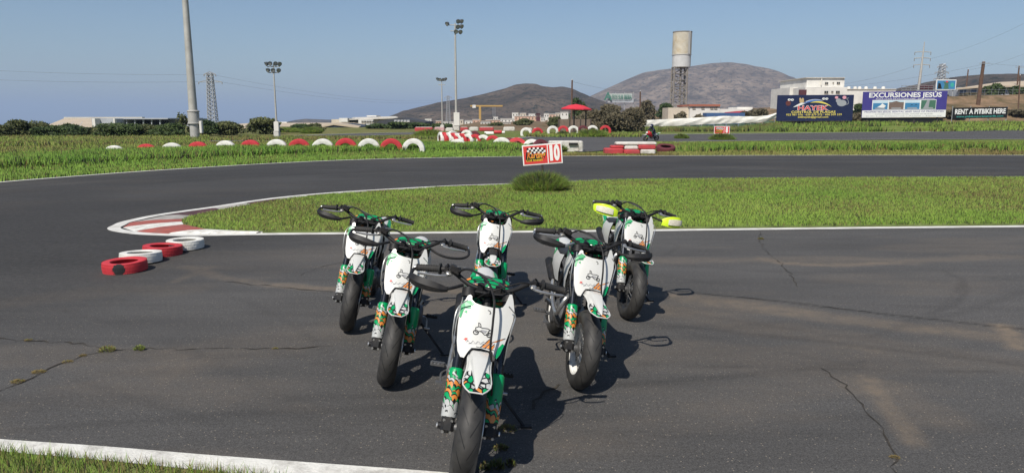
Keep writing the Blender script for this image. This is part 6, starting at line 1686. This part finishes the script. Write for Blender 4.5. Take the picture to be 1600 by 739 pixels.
for k, (top, bot) in enumerate([('sky_pale', 'sea_blue'), ('sky_pale', 'rock_brown'), ('sky_pale', 'sea_blue'), ('leaf_green', 'leaf_green')]):
    x0 = -.375 + .19 * k; hp(bd, 'picture', rect(x0, x0 + .175, -.185, .16), bot, w, h, .008)
    hp(bd, 'picture_sky', rect(x0, x0 + .175, .06 + .03 * (k % 2), .16), top, w, h, .010)
    if k == 0: hp(bd, 'boat', [(x0 + .05, -.10), (x0 + .13, -.12), (x0 + .155, -.05), (x0 + .11, .05), (x0 + .09, -.02)], 'h_white', w, h, .012)
    if k == 1: hp(bd, 'peak', [(x0, .05), (x0 + .05, .11), (x0 + .085, .135), (x0 + .12, .10), (x0 + .175, .06), (x0 + .175, 0), (x0, 0)], 'rock_brown', w, h, .012)
    if k == 2:
        for q in (.06, .11): hp(bd, 'dolphin', [(x0 + q, -.05), (x0 + q + .02, .0), (x0 + q + .045, -.04), (x0 + q + .02, -.025)], 'h_black', w, h, .012)
    if k == 3: hp(bd, 'waterfall', [(x0 + .03, -.17), (x0 + .09, -.17), (x0 + .10, .15), (x0 + .07, .15)], 'mouse_grey', w, h, .012)
    hp(bd, 'caption_strip', rect(x0 + .03, x0 + .145, -.165, -.12), 'mouse_grey', w, h, .013)
lettering('PROPERTIES JESUS, RENTAL AND SALE OF PROPERTIES', h * .085, M['purple'], bd, (0, -.066, -.28 * h), bold=.012, width=w * .94)
lettering('INFORMACION Y RESERVAS TEL. OFICINA 607 88 88 88', h * .06, M['mouse_grey'], bd, (0, -.066, -.37 * h), bold=.008, width=w * .68); lettering('C.C. Los Cristianos - Arona - Tenerife', h * .055, M['mouse_grey'], bd, (0, -.066, -.445 * h), bold=.008, width=w * .9)
r3, w, h, zc, tl = hoarding('banner', 1488.5, 1574, 169.5, 166.5, 184.5, 185.5, 94, 'black rental banner with bold white lettering on low posts')
bd = MB().box((0, 0, 0), (w, .06, h)).build('banner_cloth', M['h_black'], r3, 0); bd.location = (0, 0, zc); bd.rotation_euler = (0, tl, 0)
for x in (-.5, -.17, .17, .5): MB().tube([(x * w, .1, -.2), (x * w, .1, zc + h * .6)], .045, 6).build('post', M['galv'], r3)
lettering('RENT A PITBIKE HERE', h * .62, M['h_white'], bd, (0, -.04, .10 * h), bold=.035, width=w * .93); lettering('www.pitbikesportstenerife.com', h * .22, M['h_teal'], bd, (0, -.04, -.33 * h), bold=.01, width=w * .86)
p = A(1478, 133, 126)
r4 = tag(empty('picture_board', (p.x, 126, Tz(p.x, 126))), 'small white-framed board with a bright blue picture on the slope', 'billboard'); zc = p.z - r4.location.z; w, h = 30.5 / FPX * 126, 15.5 / FPX * 126
bd = MB().box((0, 0, 0), (w, .14, h), bev=.02).build('board', M['h_white'], r4, 0); bd.location = (0, 0, zc)
hp(bd, 'picture', rect(-.46, .46, -.43, .42), 'sea_blue', w, h, .02); hp(bd, 'picture_palm', [(-.12, -.40), (.14, -.40), (.10, .12), (.18, .32), (0, .22), (-.16, .34), (-.08, .06)], 'leaf_green', w, h, .03); hp(bd, 'picture_flower', ell(.30, .0, .10, .22, 9), 'h_teal', w, h, .03); hp(bd, 'picture_sun', ell(.02, .30, .06, .08, 12), 'h_red', w, h, .04); hp(bd, 'picture_rock', [(-.42, -.38), (-.20, -.38), (-.28, .10), (-.40, .2)], 'h_black', w, h, .03)
for x in (-.4, .4): MB().tube([(x * w, .15, -.2), (x * w, .15, zc)], .09, 6).build('post', M['galv'], r4)
fr = bld('scaffold_fence', 1430, 130, 'grey scaffold-like railing behind the purple hoarding', 'railing')
for k in range(8): bx(fr, 'post', 'galv', 1409 + 7 * k, 1409.6 + 7 * k, 133.8, None, 130, .1)
for yy in (134, 137, 140.4): bx(fr, 'rail', 'galv', 1409, 1459, yy, yy + .6, 129.95, .08)
bx(fr, 'dark_panel', 'maroon_wall', 1437, 1458, 133.2, 141.5, 130.2, .1)
sf = bld('slope_fence', 1545, 123, 'wire fence with thin posts along the top of the earth slope', 'fence')
for k in range(12): bx(sf, 'post', 'galv', 1484 + 11 * k, 1484.5 + 11 * k, 139 - .25 * k, None, 123.5, .08)
for yy in (142, 146, 150): bx(sf, 'wire', 'galv', 1484, 1606, yy - 1.5, yy - 1.25, 123.45, .04)

# ---------------------------------------------------------------- hills
def hill_material(name, c0, c1, c2, scl=.11):
    m, n, l, b = _mat(name)
    g = n.new('ShaderNodeNewGeometry')
    mp = n.new('ShaderNodeMapping'); mp.inputs['Scale'].default_value = (1, 1, .45); l.new(g.outputs['Position'], mp.inputs[0])
    n1_ = n.new('ShaderNodeTexNoise'); n1_.inputs['Scale'].default_value = .013; n1_.inputs['Detail'].default_value = 9; n1_.inputs['Roughness'].default_value = .66; l.new(mp.outputs[0], n1_.inputs['Vector'])
    n2_ = n.new('ShaderNodeTexNoise'); n2_.inputs['Scale'].default_value = scl; n2_.inputs['Detail'].default_value = 6; n2_.inputs['Roughness'].default_value = .75; l.new(g.outputs['Position'], n2_.inputs['Vector'])
    r_ = n.new('ShaderNodeValToRGB'); e = r_.color_ramp.elements; e[0].position = .36; e[0].color = rgb(c0); e[1].position = .64; e[1].color = rgb(c1); l.new(n1_.outputs[0], r_.inputs[0])
    q = n.new('ShaderNodeMapRange'); q.inputs[1].default_value = .49; q.inputs[2].default_value = .60; l.new(n2_.outputs[0], q.inputs[0])
    mx = n.new('ShaderNodeMix'); mx.data_type = 'RGBA'; l.new(q.outputs[0], mx.inputs[0]); l.new(r_.outputs[0], mx.inputs[6]); mx.inputs[7].default_value = rgb(c2)
    l.new(mx.outputs[2], b.inputs['Base Color']); b.inputs['Roughness'].default_value = .95; b.inputs['Specular IOR Level'].default_value = .05
    bp = n.new('ShaderNodeBump'); bp.inputs['Strength'].default_value = 1.0; bp.inputs['Distance'].default_value = 8; l.new(n2_.outputs[0], bp.inputs['Height']); l.new(bp.outputs[0], b.inputs['Normal'])
    return m
def hill(name, prof, Y, depth, m_, seed, gully):
    px = np.array([q[0] for q in prof], float); py = np.array([q[1] for q in prof], float)
    nx, ny = 300, 110
    X_ = np.linspace(px[0], px[-1], nx); yy = np.interp(X_, px, py)
    k_ = np.ones(5) / 5; yy = np.convolve(np.pad(yy, 2, 'edge'), k_, 'valid')
    ridge = np.array([A(x, y, Y).z for x, y in zip(X_, yy)]); xw = (X_ - CX) / FPX * (Y * _c + (CAM_H) * 0) / _c
    z0 = ridge.min()
    V = np.zeros((ny, nx, 3))
    for j in range(ny):
        t = -1 + 2.0 * j / (ny - 1); yw = Y + t * depth
        fall_ = np.cos(t * math.pi / 2) ** 1.15
        sc = yw / Y
        hgt = (ridge - z0 + 4) * fall_
        gl_ = 1 - np.abs(fbm(xw / gully + 7 + .8 * fbm(xw / gully, np.full(nx, yw / gully), 3, seed + 9), np.full(nx, yw / gully / 5), 4, seed) - .5) * 4
        V[j, :, 0] = xw * (1 + 0 * sc); V[j, :, 1] = yw
        V[j, :, 2] = z0 - 6 + hgt + -(gl_ - .3) * .20 * hgt * (1 - abs(fall_) ** 5) + (fbm(xw / 30, np.full(nx, yw / 30), 3, seed + 5) - .5) * 5 * (1 - fall_ ** 8)
    ii = np.arange(nx * ny).reshape(ny, nx)
    f = np.stack([ii[:-1, :-1], ii[:-1, 1:], ii[1:, 1:], ii[1:, :-1]], -1).reshape(-1, 4)
    return tag(ob(name, np_mesh(name, V.reshape(-1, 3), f, m_, smooth_=True)), kind='structure')
M['hill_dark'] = hill_material('hill_dark_scrub', (.055, .043, .031), (.180, .132, .092), (.030, .032, .018), .10)
M['hill_pale'] = hill_material('hill_pale_tuff', (.100, .073, .053), (.290, .220, .160), (.060, .050, .036), .055)
hill('mountain', [(880, 186), (905, 160), (920, 150), (945, 138), (975, 124), (1000, 113), (1025, 109), (1045, 107), (1075, 103), (1100, 99), (1125, 97.5), (1150, 100), (1180, 108), (1205, 119), (1230, 129), (1260, 139), (1310, 150), (1380, 160), (1460, 178)], 2600, 620, M['hill_pale'], 4, 190)
hill('hill', [(590, 192), (620, 181), (650, 169), (690, 159), (730, 152), (760, 145), (790, 137), (805, 131), (820, 129.3), (836, 130), (845, 133.5), (862, 135.5), (876, 134), (890, 137), (910, 147), (926, 154), (960, 168), (1000, 184)], 1300, 360, M['hill_dark'], 2, 110)
hill('hill', [(455, 192), (470, 186.5), (482, 185), (500, 185.6), (530, 187), (580, 188), (630, 192)], 2200, 200, M['hill_dark'], 8, 110)
hill('hill', [(1400, 152), (1432, 138), (1460, 124), (1485, 117), (1510, 114.8), (1540, 116), (1570, 118), (1610, 117), (1700, 122), (1800, 140)], 900, 260, M['hill_dark'], 6, 80)
MB().tube([(0, 0, -4), (0, 0, 14)], [1.0, .5], 6).build('summit_aerial', M['galv'])
o = bpy.data.objects['summit_aerial']; o.location = A(1126, 98, 2600); tag(o, 'tiny aerial on the summit of the pale mountain', 'aerial')

# ---------------------------------------------------------------- the hazy air over the whole place
hm = bpy.data.materials.new('haze_air'); hm.use_nodes = True
hn, hl = hm.node_tree.nodes, hm.node_tree.links
hn.clear()
ho = hn.new('ShaderNodeOutputMaterial'); hv = hn.new('ShaderNodeVolumePrincipled')
hv.inputs['Color'].default_value = (.56, .72, .98, 1)
hv.inputs['Density'].default_value = .00017
hv.inputs['Anisotropy'].default_value = 0.0
hl.new(hv.outputs[0], ho.inputs['Volume'])
haze = MB().box((-12000, 14500, 105), (39000, 33000, 434)).build('haze', hm, None, 0)
tag(haze, kind='stuff')
tag(haze, 'pale blue sea haze filling the air over the circuit and hills', 'haze')
